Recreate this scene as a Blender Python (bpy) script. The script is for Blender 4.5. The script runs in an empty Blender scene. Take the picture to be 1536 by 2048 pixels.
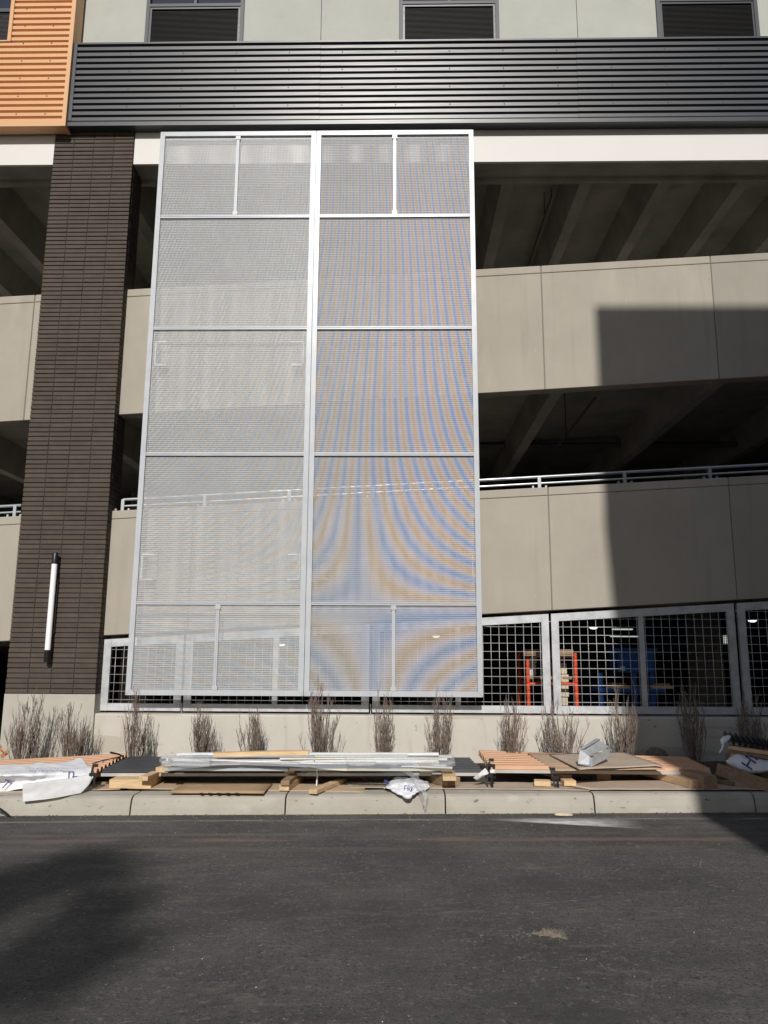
import bpy, bmesh, math, random
from mathutils import Matrix, Vector, noise

scene = bpy.context.scene
C = scene.collection
R = math.radians

# ------------------------------------------------------------------ camera
PITCH, YAW, ROLL, FPX, CAMZ = 10.3, 1.07, 0.285, 1540.0, 1.5
cam_d = bpy.data.cameras.new('camera')
cam = bpy.data.objects.new('camera', cam_d)
C.objects.link(cam)
scene.camera = cam
cam_d.sensor_fit = 'HORIZONTAL'
cam_d.sensor_width = 36.0
cam_d.lens = 36.0 * FPX / 1536.0
cam_d.clip_start, cam_d.clip_end = 0.05, 500
CM = Matrix.Rotation(R(YAW), 4, 'Z') @ Matrix.Rotation(R(90 + PITCH), 4, 'X') @ Matrix.Rotation(R(ROLL), 4, 'Z')
CM.translation = (0, 0, CAMZ)
cam.matrix_world = CM

# ------------------------------------------------------------------ world, sun, exposure
SUN_AZ, SUN_T = 0.03, 0.62                     # light travels (+AZ, +1, -T)
to_sun = Vector((-SUN_AZ, -1.0, SUN_T)).normalized()
w = bpy.data.worlds.new('World'); scene.world = w; w.use_nodes = True
nt = w.node_tree
bg = nt.nodes['Background']
sky = nt.nodes.new('ShaderNodeTexSky')
sky.sky_type = 'NISHITA'; sky.sun_disc = False
sky.sun_elevation = math.asin(to_sun.z)
sky.sun_rotation = math.atan2(to_sun.x, to_sun.y)
nt.links.new(sky.outputs[0], bg.inputs[0])
bg.inputs[1].default_value = 0.055
sd = bpy.data.lights.new('sun', 'SUN')
sd.energy = 3.6; sd.angle = R(0.5); sd.color = (1.0, 0.96, 0.90)
sun = bpy.data.objects.new('sun', sd); C.objects.link(sun)
sun.rotation_euler = to_sun.to_track_quat('Z', 'Y').to_euler()
sun.location = (-3, -30, 25)
vs = scene.view_settings
scene.display_settings.display_device = 'sRGB'
vs.view_transform = 'Standard'; vs.look = 'None'; vs.exposure = 0; vs.gamma = 1; vs.use_curve_mapping = False
scene.render.engine = 'CYCLES'
scene.cycles.max_bounces = 7
scene.cycles.diffuse_bounces = 4
scene.cycles.transparent_max_bounces = 12

# ------------------------------------------------------------------ pixel of the photograph -> point of the place
def ray(px, py):
    d = Vector(((px - 768) / FPX, -(py - 1024) / FPX, -1.0))
    return (CM.to_3x3() @ d)
def at(px, py, Y):
    d = ray(px, py); return Vector((d.x / d.y * Y, Y, CAMZ + d.z / d.y * Y))
def atz(px, py, z):
    d = ray(px, py); k = (z - CAMZ) / d.z; return Vector((d.x * k, d.y * k, z))

# ------------------------------------------------------------------ materials
def mat(name, col, rough=0.8, metal=0.0, var=0.12, scale=3.0, detail=6, bump=0.0, bscale=60.0, col2=None,
        stretch=(1, 1, 1), spec=0.5, rnd=0.0, spots=None, coords='pos', extra=None):
    m = bpy.data.materials.new(name); m.use_nodes = True
    n, l = m.node_tree.nodes, m.node_tree.links
    b = n['Principled BSDF']
    b.inputs['Roughness'].default_value = rough
    b.inputs['Metallic'].default_value = metal
    b.inputs['Specular IOR Level'].default_value = spec
    if coords == 'pos':
        src = n.new('ShaderNodeNewGeometry').outputs['Position']
    else:
        src = n.new('ShaderNodeTexCoord').outputs['Object']
    mp = n.new('ShaderNodeMapping'); mp.inputs['Scale'].default_value = stretch
    l.new(src, mp.inputs[0])
    tx = n.new('ShaderNodeTexNoise'); tx.inputs['Scale'].default_value = scale; tx.inputs['Detail'].default_value = detail
    tx.inputs['Roughness'].default_value = 0.62
    l.new(mp.outputs[0], tx.inputs[0])
    rp = n.new('ShaderNodeValToRGB')
    c = Vector(col)
    c2 = Vector(col2) if col2 else c * (1 + var)
    c1 = c * (1 - var) if not col2 else c
    rp.color_ramp.elements[0].position = 0.3; rp.color_ramp.elements[1].position = 0.7
    rp.color_ramp.elements[0].color = (*c1, 1); rp.color_ramp.elements[1].color = (*c2, 1)
    l.new(tx.outputs[0], rp.inputs[0])
    out = rp.outputs[0]
    if rnd:
        oi = n.new('ShaderNodeObjectInfo')
        hs = n.new('ShaderNodeHueSaturation')
        mr = n.new('ShaderNodeMapRange'); mr.inputs[3].default_value = 1 - rnd; mr.inputs[4].default_value = 1 + rnd
        l.new(oi.outputs['Random'], mr.inputs[0]); l.new(mr.outputs[0], hs.inputs['Value']); l.new(out, hs.inputs['Color'])
        out = hs.outputs[0]
    if spots:                                   # spots = (colour, scale, threshold, softness, strength, stretch)
        sc_, sz, th, so, st, ss = spots
        mp2 = n.new('ShaderNodeMapping'); mp2.inputs['Scale'].default_value = ss; l.new(src, mp2.inputs[0])
        t2 = n.new('ShaderNodeTexNoise'); t2.inputs['Scale'].default_value = sz; t2.inputs['Detail'].default_value = 3
        l.new(mp2.outputs[0], t2.inputs[0])
        mr2 = n.new('ShaderNodeMapRange'); mr2.inputs[1].default_value = th; mr2.inputs[2].default_value = th + so
        mr2.inputs[3].default_value = 0; mr2.inputs[4].default_value = st
        l.new(t2.outputs[0], mr2.inputs[0])
        mx = n.new('ShaderNodeMix'); mx.data_type = 'RGBA'
        l.new(mr2.outputs[0], mx.inputs[0]); l.new(out, mx.inputs[6]); mx.inputs[7].default_value = (*sc_, 1)
        out = mx.outputs[2]
    for (sc_, sz, th, so, st, ss) in (extra or ()):
        mp2 = n.new('ShaderNodeMapping'); mp2.inputs['Scale'].default_value = ss; l.new(src, mp2.inputs[0])
        t2 = n.new('ShaderNodeTexNoise'); t2.inputs['Scale'].default_value = sz; t2.inputs['Detail'].default_value = 4
        l.new(mp2.outputs[0], t2.inputs[0])
        mr2 = n.new('ShaderNodeMapRange'); mr2.inputs[1].default_value = th; mr2.inputs[2].default_value = th + so
        mr2.inputs[3].default_value = 0; mr2.inputs[4].default_value = st
        l.new(t2.outputs[0], mr2.inputs[0])
        mx = n.new('ShaderNodeMix'); mx.data_type = 'RGBA'
        l.new(mr2.outputs[0], mx.inputs[0]); l.new(out, mx.inputs[6]); mx.inputs[7].default_value = (*sc_, 1)
        out = mx.outputs[2]
    l.new(out, b.inputs['Base Color'])
    if bump:
        bt = n.new('ShaderNodeTexNoise'); bt.inputs['Scale'].default_value = bscale; bt.inputs['Detail'].default_value = 4
        l.new(mp.outputs[0], bt.inputs[0])
        bp = n.new('ShaderNodeBump'); bp.inputs['Strength'].default_value = bump; bp.inputs['Distance'].default_value = 0.01
        l.new(bt.outputs[0], bp.inputs['Height']); l.new(bp.outputs[0], b.inputs['Normal'])
    return m

M = {}
M['spandrel'] = mat('spandrel_concrete', (.40, .365, .31), .9, var=.07, scale=1.3, bump=.15, bscale=90,
                    spots=((.52, .48, .42), 2.2, .62, .2, .5, (1, 1, .35)), spec=.2,
                    extra=[((.30, .27, .225), 3.0, .58, .18, .35, (2.4, 1, .16)), ((.22, .20, .17), 26, .72, .03, .55, (1, 1, 1)), ((.52, .48, .42), 14, .70, .05, .4, (1.6, 1, .5))])
M['spandrel_b'] = mat('spandrel_concrete_darker', (.365, .335, .285), .9, var=.07, scale=1.1, bump=.15, bscale=90,
                    spots=((.46, .42, .37), 2.2, .62, .2, .5, (1, 1, .35)), spec=.2,
                    extra=[((.30, .27, .225), 3.0, .58, .18, .35, (2.4, 1, .16)), ((.22, .20, .17), 26, .72, .03, .55, (1, 1, 1)), ((.52, .48, .42), 14, .70, .05, .4, (1.6, 1, .5))])
M['joint'] = mat('joint_sealant', (.20, .18, .155), .9)
M['newconc'] = mat('fresh_wall_concrete', (.57, .54, .48), .9, var=.07, scale=1.6, bump=.2, bscale=40,
                   spots=((.25, .22, .18), 7, .68, .05, .6, (1, 1, 1)), spec=.2,
                   extra=[((.40, .36, .29), 3, .56, .16, .55, (2.2, 1, .3)), ((.20, .175, .14), 20, .70, .03, .7, (1, 1, 1)), ((.44, .39, .31), 1.6, .60, .02, .6, (.25, 1, 3))])
M['kerb'] = mat('kerb_concrete', (.42, .395, .34), .92, var=.10, scale=2.5, bump=.3, bscale=55,
                spots=((.13, .115, .095), 16, .67, .05, .8, (.6, 1, 1.2)), spec=.2,
                extra=[((.33, .30, .24), 2.2, .52, .2, .6, (1, 1, 2)), ((.56, .52, .44), 8, .62, .1, .4, (.4, 1, 1))])
M['plinth'] = mat('plinth_concrete', (.46, .44, .385), .9, var=.10, scale=2.0, bump=.2, bscale=40, spec=.2)
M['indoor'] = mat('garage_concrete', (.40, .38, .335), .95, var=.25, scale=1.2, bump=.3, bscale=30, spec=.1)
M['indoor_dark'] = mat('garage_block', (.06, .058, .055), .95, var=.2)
M['white'] = mat('white_fascia_paint', (.71, .69, .665), .6, var=.02, scale=1)
M['grey_wall'] = mat('grey_render', (.47, .48, .44), .9, var=.05, scale=2.0, bump=.2, bscale=200, spec=.2,
                     spots=((.41, .42, .385), 3, .6, .1, .4, (1, 1, 1)))
M['dark_metal'] = mat('charcoal_metal', (.036, .040, .048), .36, 0.0, var=.22, scale=1.5, spec=.6, bump=.25, bscale=1.6, stretch=(.6, 1, 6))
M['dark_frame'] = mat('window_frame_metal', (.045, .048, .06), .5, 0.0, var=.05)
M['louvre'] = mat('louvre_black', (.018, .018, .017), .5, var=.1)
M['orange'] = mat('copper_orange_metal', (.68, .385, .19), .45, 0.0, var=.04, scale=1.5, spec=.4)
M['copper'] = mat('copper_sheet_paint', (.62, .36, .22), .5, 0.0, var=.08, scale=3, spec=.4)
M['brick'] = mat('brown_brick', (.088, .071, .058), .85, var=.14, scale=6, bump=.4, bscale=120, rnd=.11,
                 spots=((.42, .40, .36), 11, .745, .04, .8, (1, 1, 2.2)), spec=.25)
M['mortar'] = mat('dark_mortar', (.055, .045, .038), .95, var=.2)
M['galv'] = mat('galvanised_steel', (.44, .46, .48), .45, 0.3, var=.2, scale=7, col2=(.66, .675, .69),
                spots=((.38, .40, .42), 3, .55, .15, .5, (1, 1, 1)))
M['wire'] = mat('galvanised_wire', (.60, .61, .62), .4, .3, var=.1)
M['alu'] = mat('mill_aluminium', (.47, .495, .53), .32, 0.05, var=.06, scale=5, col2=(.54, .56, .59), spec=.14)
M['bright_edge'] = mat('bracket_bright_edge', (.88, .89, .9), .4, 0.0, var=.03)
M['rail'] = mat('galvanised_rail', (.60, .63, .66), .3, .7, var=.08)
M['lamp_black'] = mat('lamp_black', (.012, .012, .013), .4, var=.1)
M['diffuser'] = mat('white_diffuser', (.93, .93, .97), .6, var=.005)
M['soil'] = mat('soil', (.10, .075, .055), .95, var=.35, scale=12, bump=.8, bscale=30)
M['card'] = mat('cardboard', (.50, .38, .265), .9, var=.10, scale=5, bump=.15, bscale=40, spec=.15,
                spots=((.36, .26, .18), 5, .6, .12, .55, (1, 1, 1)))
M['card_dusty'] = mat('dusty_cardboard', (.47, .38, .30), .9, var=.14, scale=4, bump=.15, bscale=40, spec=.15,
                spots=((.64, .59, .53), 9, .66, .06, .5, (1, 1, 1)))
M['wood'] = mat('pine_lumber', (.66, .47, .27), .75, var=.18, scale=5, stretch=(1, 7, 7), spec=.2)
M['wood_y'] = mat('pine_lumber_across', (.60, .43, .26), .75, var=.2, scale=5, stretch=(7, 1, 7), spec=.2)
M['wood_old'] = mat('weathered_lumber', (.30, .21, .135), .85, var=.25, scale=5, stretch=(1, 7, 7), spec=.2)
M['ply'] = mat('plywood_offcut', (.42, .29, .17), .8, var=.2, scale=3, stretch=(1, 6, 6),
               spots=((.60, .42, .2), 3.0, .66, .05, .8, (1, 1, 1)))
M['steel_trim'] = mat('bright_trim_metal', (.66, .70, .75), .33, 0.55, var=.12, scale=2, stretch=(.4, 9, 9))
M['cream_trim'] = mat('filmed_trim_metal', (.78, .73, .62), .35, 0.2, var=.14, scale=2.2, stretch=(.7, 10, 10), col2=(.74, .80, .76))
M['wrap'] = mat('white_house_wrap', (.80, .81, .85), .55, var=.03, scale=4, spec=.4)
M['ink'] = mat('navy_print', (.045, .045, .20), .6, var=.05)
M['ink_faint'] = mat('faded_print', (.50, .54, .66), .6, var=.08)
M['bark'] = mat('dormant_twig_bark', (.21, .165, .14), .9, var=.4, scale=14, spec=.2, coords='pos')
M['leaf'] = mat('dry_orange_leaf', (.40, .15, .04), .8, var=.2)
M['black'] = mat('black_plastic', (.012, .012, .014), .45, var=.1)
M['white_p'] = mat('white_rope', (.78, .76, .72), .8, var=.05)
M['red'] = mat('orange_red_paint', (.62, .075, .022), .5, var=.1)
M['blue'] = mat('blue_paint', (.02, .10, .38), .5, var=.1)
M['pale_stone'] = mat('pale_rubble', (.60, .52, .38), .95, var=.15, scale=10)
M['dirt'] = mat('dry_dirt', (.185, .16, .122), .98, var=.45, scale=45, bump=.6, bscale=120)
M['neighbour'] = mat('neighbour_brickwork', (.22, .17, .14), .9, var=.1)
M['rust'] = mat('ceiling_pipe', (.14, .13, .115), .6, .3, var=.2)
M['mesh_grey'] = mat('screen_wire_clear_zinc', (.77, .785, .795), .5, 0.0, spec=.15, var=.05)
M['mesh_mid'] = mat('screen_wire_mid_grey', (.44, .455, .465), .5, 0.0, spec=.15, var=.06)  # front wires darkened so the added moire tints show
M['moire_blue'] = mat('screen_wire_moire_blue', (.035, .33, .90), .5, 0.1, var=.06)
M['moire_gold'] = mat('screen_wire_moire_gold', (.84, .45, .07), .5, 0.1, var=.06)
M['moire_blue_pale'] = mat('screen_wire_moire_pale_blue', (.36, .45, .57), .5, 0.15, var=.06)  # faint blue and gold: invented wire tints standing in for camera moire
M['moire_gold_pale'] = mat('screen_wire_moire_pale_gold', (.56, .48, .39), .5, 0.15, var=.06)

def moire_tint(name, pale, strong):  # moire colour painted on wires, its strength graded by position; no real coating
    m = mat(name, pale, .5, 0.0, var=.06, spec=.15)
    n, l = m.node_tree.nodes, m.node_tree.links
    b = n['Principled BSDF']
    src = b.inputs['Base Color'].links[0].from_socket
    g = n.new('ShaderNodeNewGeometry'); sp = n.new('ShaderNodeSeparateXYZ'); l.new(g.outputs['Position'], sp.inputs[0])
    def rng(v, a, c, lo, hi):
        k = n.new('ShaderNodeMapRange'); k.interpolation_type = 'SMOOTHSTEP'
        for i, x in enumerate((a, c, lo, hi)): k.inputs[i + 1].default_value = x
        l.new(v, k.inputs[0]); return k.outputs[0]
    def mul(a, c):
        k = n.new('ShaderNodeMath'); k.operation = 'MULTIPLY'; l.new(a, k.inputs[0]); l.new(c, k.inputs[1]); return k.outputs[0]
    fx_ = rng(sp.outputs['X'], -.9, .35, .38, 1.0)
    f1 = rng(sp.outputs['Z'], 8.8, 6.4, .45, 1.0)
    f2 = rng(sp.outputs['Z'], .9, 3.0, .55, 1.0)
    mx = n.new('ShaderNodeMix'); mx.data_type = 'RGBA'
    l.new(mul(fx_, mul(f1, f2)), mx.inputs[0]); l.new(src, mx.inputs[6]); mx.inputs[7].default_value = (*strong, 1)
    l.new(mx.outputs[2], b.inputs['Base Color'])
    return m
M['moire_blue'] = moire_tint('screen_wire_moire_blue', (.42, .46, .53), (.005, .33, 1.0))
M['moire_gold'] = moire_tint('screen_wire_moire_gold', (.50, .46, .41), (.95, .50, .03))

def glass_mat():
    m = bpy.data.materials.new('window_glass'); m.use_nodes = True
    b = m.node_tree.nodes['Principled BSDF']
    b.inputs['Base Color'].default_value = (.03, .035, .05, 1); b.inputs['Roughness'].default_value = .06
    b.inputs['Specular IOR Level'].default_value = .9
    return m
M['glass'] = glass_mat()

def film_mat(name, alpha, col=(.85, .87, .9), rough=.25):
    m = bpy.data.materials.new(name); m.use_nodes = True
    n, l = m.node_tree.nodes, m.node_tree.links
    b = n['Principled BSDF']
    b.inputs['Base Color'].default_value = (*col, 1); b.inputs['Roughness'].default_value = rough
    g = n.new('ShaderNodeNewGeometry'); t = n.new('ShaderNodeTexNoise'); t.inputs['Scale'].default_value = 7
    l.new(g.outputs['Position'], t.inputs[0])
    mr = n.new('ShaderNodeMapRange'); mr.inputs[1].default_value = .3; mr.inputs[2].default_value = .7
    mr.inputs[3].default_value = alpha * .8; mr.inputs[4].default_value = min(1, alpha * 1.2)
    l.new(t.outputs[0], mr.inputs[0]); l.new(mr.outputs[0], b.inputs['Alpha'])
    return m
M['film'] = film_mat('clear_plastic_film', .20, (.88, .9, .92), .18)
M['flap'] = film_mat('milky_plastic_sheet', .88, (.80, .80, .80), .5)

def emit_mat(name, col, s):
    m = bpy.data.materials.new(name); m.use_nodes = True
    b = m.node_tree.nodes['Principled BSDF']
    b.inputs['Base Color'].default_value = (.8, .8, .8, 1)
    b.inputs['Emission Color'].default_value = (*col, 1); b.inputs['Emission Strength'].default_value = s
    return m
M['lit'] = emit_mat('lit_lamp', (.95, .97, 1.0), 1.6)
M['lit_dim'] = emit_mat('lit_window', (.95, 1.0, .85), .55)

def asphalt():
    m = bpy.data.materials.new('asphalt'); m.use_nodes = True
    n, l = m.node_tree.nodes, m.node_tree.links
    b = n['Principled BSDF']; b.inputs['Roughness'].default_value = .82; b.inputs['Specular IOR Level'].default_value = .35
    g = n.new('ShaderNodeNewGeometry').outputs['Position']
    def mapping(loc=(0, 0, 0), rot=0, sc=(1, 1, 1)):
        k = n.new('ShaderNodeMapping'); k.inputs['Location'].default_value = loc
        k.inputs['Rotation'].default_value = (0, 0, rot); k.inputs['Scale'].default_value = sc
        l.new(g, k.inputs[0]); return k.outputs[0]
    def nz(vec, s, d=5, r=.6):
        k = n.new('ShaderNodeTexNoise'); k.inputs['Scale'].default_value = s; k.inputs['Detail'].default_value = d
        k.inputs['Roughness'].default_value = r; l.new(vec, k.inputs[0]); return k.outputs[0]
    def rng(v, a, c, lo=0., hi=1.):
        k = n.new('ShaderNodeMapRange'); k.interpolation_type = 'SMOOTHSTEP'
        for i, x in enumerate((a, c, lo, hi)): k.inputs[i + 1].default_value = x
        l.new(v, k.inputs[0]); return k.outputs[0]
    def mth(op, a, c):
        k = n.new('ShaderNodeMath'); k.operation = op
        for i, x in enumerate((a, c)):
            if isinstance(x, (int, float)): k.inputs[i].default_value = x
            else: l.new(x, k.inputs[i])
        return k.outputs[0]
    def mix(f, a, col):
        k = n.new('ShaderNodeMix'); k.data_type = 'RGBA'; l.new(f, k.inputs[0])
        if isinstance(a, tuple): k.inputs[6].default_value = (*a, 1)
        else: l.new(a, k.inputs[6])
        k.inputs[7].default_value = (*col, 1); return k.outputs[2]
    base = mix(rng(nz(mapping(), .9, 6, .65), .32, .70), (.060, .057, .053), (.108, .103, .097))
    base = mix(rng(nz(mapping(sc=(.7, 2.6, 1)), 3.5, 9, .78), .50, .68, 0, .75), base, (.135, .128, .118))
    base = mix(rng(nz(mapping(), 26, 4, .7), .54, .68, 0, .8), base, (.175, .166, .152))
    base = mix(rng(nz(mapping((3, 1, 0)), 34, 4, .7), .56, .68, 0, .9), base, (.030, .029, .027))
    base = mix(rng(nz(mapping((1, 0, 0), .5, (1, 14, 1)), 3.2, 3), .67, .71, 0, .6), base, (.22, .21, .19))
    base = mix(rng(nz(mapping((5, 0, 0), -.25, (1, 16, 1)), 2.6, 3), .68, .72, 0, .6), base, (.22, .21, .19))        # wear along the road
    base = mix(rng(nz(mapping(), 80, 2), .54, .66, 0, .9), base, (.036, .035, .033))                         # aggregate
    base = mix(rng(nz(mapping(), 160, 1), .66, .72, 0, .75), base, (.20, .19, .175))
    base = mix(rng(nz(mapping(), 48, 1), .765, .785, 0, .9), base, (.42, .40, .36))
    base = mix(rng(nz(mapping(sc=(1, 1.6, 1)), 6, 6, .7), .56, .72, 0, .6), base, (.055, .052, .049))                          # grit specks
    base = mix(rng(nz(mapping((2, 3, 0), 0, (.6, 1, 1)), 1.1, 6, .7), .50, .66, 0, .55), base, (.052, .050, .047))
    base = mix(rng(nz(mapping((7, 2, 0), 0, (.5, 1.6, 1)), 1.7, 8, .75), .56, .70, 0, .65), base, (.165, .156, .143))
    sep = n.new('ShaderNodeSeparateXYZ'); l.new(g, sep.inputs[0])
    wob = mth('ADD', sep.outputs['Y'], mth('MULTIPLY', mth('SUBTRACT', nz(mapping(), .35, 2), .5), .18))
    def line(y, wd, st, col, brk):
        nonlocal base
        d = mth('ABSOLUTE', mth('SUBTRACT', wob, y), 0)
        k = rng(d, wd, wd * .25, 0, st)
        f = mth('MULTIPLY', k, rng(nz(mapping(sc=(1, 4, 1)), brk, 5), .36, .62))
        base = mix(f, base, col)
    line(6.62, .09, .75, (.20, .135, .115), .9)        # reddish tyre smear
    line(6.83, .07, .6, (.15, .135, .12), 2.1)
    line(6.32, .11, .55, (.135, .12, .108), 1.6)
    line(7.38, .05, .8, (.25, .24, .22), 1.8)           # dusty gutter line
    line(7.58, .05, .7, (.055, .045, .038), 3.0)
    # white powder spill with its own wedge outline
    vv = n.new('ShaderNodeSeparateXYZ'); l.new(mapping((-1.45, -7.18, 0), 0, (1, 1, 1)), vv.inputs[0])
    u, v = vv.outputs['X'], vv.outputs['Y']
    vv2 = mth('ADD', v, mth('MULTIPLY', u, .30))
    fall = mth('MULTIPLY', rng(mth('ABSOLUTE', u, 0), .75, .1), mth('MULTIPLY', rng(vv2, -.03, .03), rng(v, .30, .05)))
    fpow = mth('MULTIPLY', fall, rng(nz(mapping(sc=(1, 2, 1)), 7, 6, .7), .25, .58, .25, 1.0))
    base = mix(fpow, base, (.72, .72, .70))
    l.new(base, b.inputs['Base Color'])
    bp = n.new('ShaderNodeBump'); bp.inputs['Strength'].default_value = .75; bp.inputs['Distance'].default_value = .006
    l.new(nz(mapping(), 75, 4), bp.inputs['Height']); l.new(bp.outputs[0], b.inputs['Normal'])
    return m
M['asphalt'] = asphalt()

# ------------------------------------------------------------------ mesh builder
class MB:
    def __init__(s): s.v, s.f = [], []
    def add(s, vs_, fs):
        o = len(s.v); s.v += [tuple(p) for p in vs_]; s.f += [tuple(i + o for i in f) for f in fs]
    def hexa(s, p):                            # bottom ring 0-3, top ring 4-7
        s.add(p, [(3, 2, 1, 0), (4, 5, 6, 7), (0, 1, 5, 4), (1, 2, 6, 5), (2, 3, 7, 6), (3, 0, 4, 7)])
        return s
    def box(s, x0, x1, y0, y1, z0, z1):
        return s.hexa([(x0, y0, z0), (x1, y0, z0), (x1, y1, z0), (x0, y1, z0), (x0, y0, z1), (x1, y0, z1), (x1, y1, z1), (x0, y1, z1)])
    def slab(s, x0, x1, y0, y1, zb, zt):       # zb, zt functions of x
        a, b, c, d = zb(x0), zb(x1), zt(x0), zt(x1)
        return s.hexa([(x0, y0, a), (x1, y0, b), (x1, y1, b), (x0, y1, a), (x0, y0, c), (x1, y0, d), (x1, y1, d), (x0, y1, c)])
    def obox(s, c, size, rz=0, ry=0, rx=0):
        m = Matrix.Translation(c) @ Matrix.Rotation(rz, 4, 'Z') @ Matrix.Rotation(ry, 4, 'Y') @ Matrix.Rotation(rx, 4, 'X')
        a, b, d = (k / 2 for k in size)
        return s.hexa([m @ Vector(p) for p in ((-a, -b, -d), (a, -b, -d), (a, b, -d), (-a, b, -d), (-a, -b, d), (a, -b, d), (a, b, d), (-a, b, d))])
    def bar(s, p0, p1, wd, ht):                # rectangular bar, ht measured upwards
        p0, p1 = Vector(p0), Vector(p1); t = (p1 - p0).normalized()
        up = Vector((0, 0, 1)) if abs(t.z) < .9 else Vector((0, -1, 0))
        sd_ = t.cross(up).normalized() * wd / 2; up = sd_.cross(t).normalized() * ht / 2
        return s.hexa([p0 - sd_ - up, p0 + sd_ - up, p1 + sd_ - up, p1 - sd_ - up, p0 - sd_ + up, p0 + sd_ + up, p1 + sd_ + up, p1 - sd_ + up])
    def tube(s, pts, r, n=6):
        pts = [Vector(p) for p in pts]; rs = r if isinstance(r, (list, tuple)) else [r] * len(pts)
        vs_, fs = [], []
        for i, p in enumerate(pts):
            t = (pts[min(i + 1, len(pts) - 1)] - pts[max(i - 1, 0)]).normalized()
            a = t.cross(Vector((0, 1, 0)) if abs(t.y) < .9 else Vector((1, 0, 0))).normalized(); b = t.cross(a)
            for k in range(n):
                q = 2 * math.pi * k / n; vs_.append(p + (a * math.cos(q) + b * math.sin(q)) * rs[i])
        for i in range(len(pts) - 1):
            for k in range(n):
                k2 = (k + 1) % n; fs.append((i * n + k, i * n + k2, (i + 1) * n + k2, (i + 1) * n + k))
        fs.append(tuple(range(n))[::-1]); fs.append(tuple((len(pts) - 1) * n + k for k in range(n)))
        s.add(vs_, fs); return s
    def prism(s, prof, x0, x1):                # profile of (y, z) points extruded along x, closed
        k = len(prof)
        s.add([(x0, y, z) for y, z in prof] + [(x1, y, z) for y, z in prof],
              [(i, (i + 1) % k, k + (i + 1) % k, k + i) for i in range(k)] + [tuple(range(k))[::-1], tuple(range(k, 2 * k))])
        return s
    def mesh(s, name, m, smooth=False):
        me = bpy.data.meshes.new(name); me.from_pydata(s.v, [], s.f); me.update()
        bm = bmesh.new(); bm.from_mesh(me); bmesh.ops.recalc_face_normals(bm, faces=bm.faces); bm.to_mesh(me); bm.free()
        if m: me.materials.append(m)
        if smooth: me.polygons.foreach_set('use_smooth', [True] * len(me.polygons))
        return me
    def build(s, name, m, parent=None, smooth=False, origin=None, **props):
        if origin is not None:
            o_ = Vector(origin); s.v = [tuple(Vector(p) - o_) for p in s.v]
        ob = bpy.data.objects.new(name, s.mesh(name, m, smooth)); C.objects.link(ob)
        if origin is not None: ob.location = origin
        if parent: ob.parent = parent
        if smooth and name not in ('planting_bed', 'dirt_clod'):
            es = ob.modifiers.new('split', 'EDGE_SPLIT'); es.split_angle = R(45)
        for k, v_ in props.items(): ob[k] = v_
        return ob

def thing(name, label, cat, group=None, loc=(0, 0, 0)):
    o = bpy.data.objects.new(name, None); C.objects.link(o); o.empty_display_size = .2
    o.location = loc
    o['label'] = label; o['category'] = cat
    if group: o['group'] = group
    return o
def tag(o, label, cat, group=None):
    o['label'] = label; o['category'] = cat
    if group: o['group'] = group
    return o
def inst(name, me, parent, loc, scale=(1, 1, 1), rot=(0, 0, 0)):
    o = bpy.data.objects.new(name, me); C.objects.link(o); o.parent = parent
    o.location = loc; o.scale = scale; o.rotation_euler = rot; return o
def part_text(name, s, size, m, parent, mw, extrude=.0008):
    cu = bpy.data.curves.new(name, 'FONT'); cu.body = s; cu.size = size; cu.extrude = extrude
    o = bpy.data.objects.new(name, cu); C.objects.link(o)
    dg = bpy.context.evaluated_depsgraph_get()
    me = bpy.data.meshes.new_from_object(o.evaluated_get(dg)); me.materials.clear(); me.materials.append(m)
    bpy.data.objects.remove(o)
    t = bpy.data.objects.new(name, me); C.objects.link(t); t.parent = parent; t.matrix_world = mw
    return t
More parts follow.
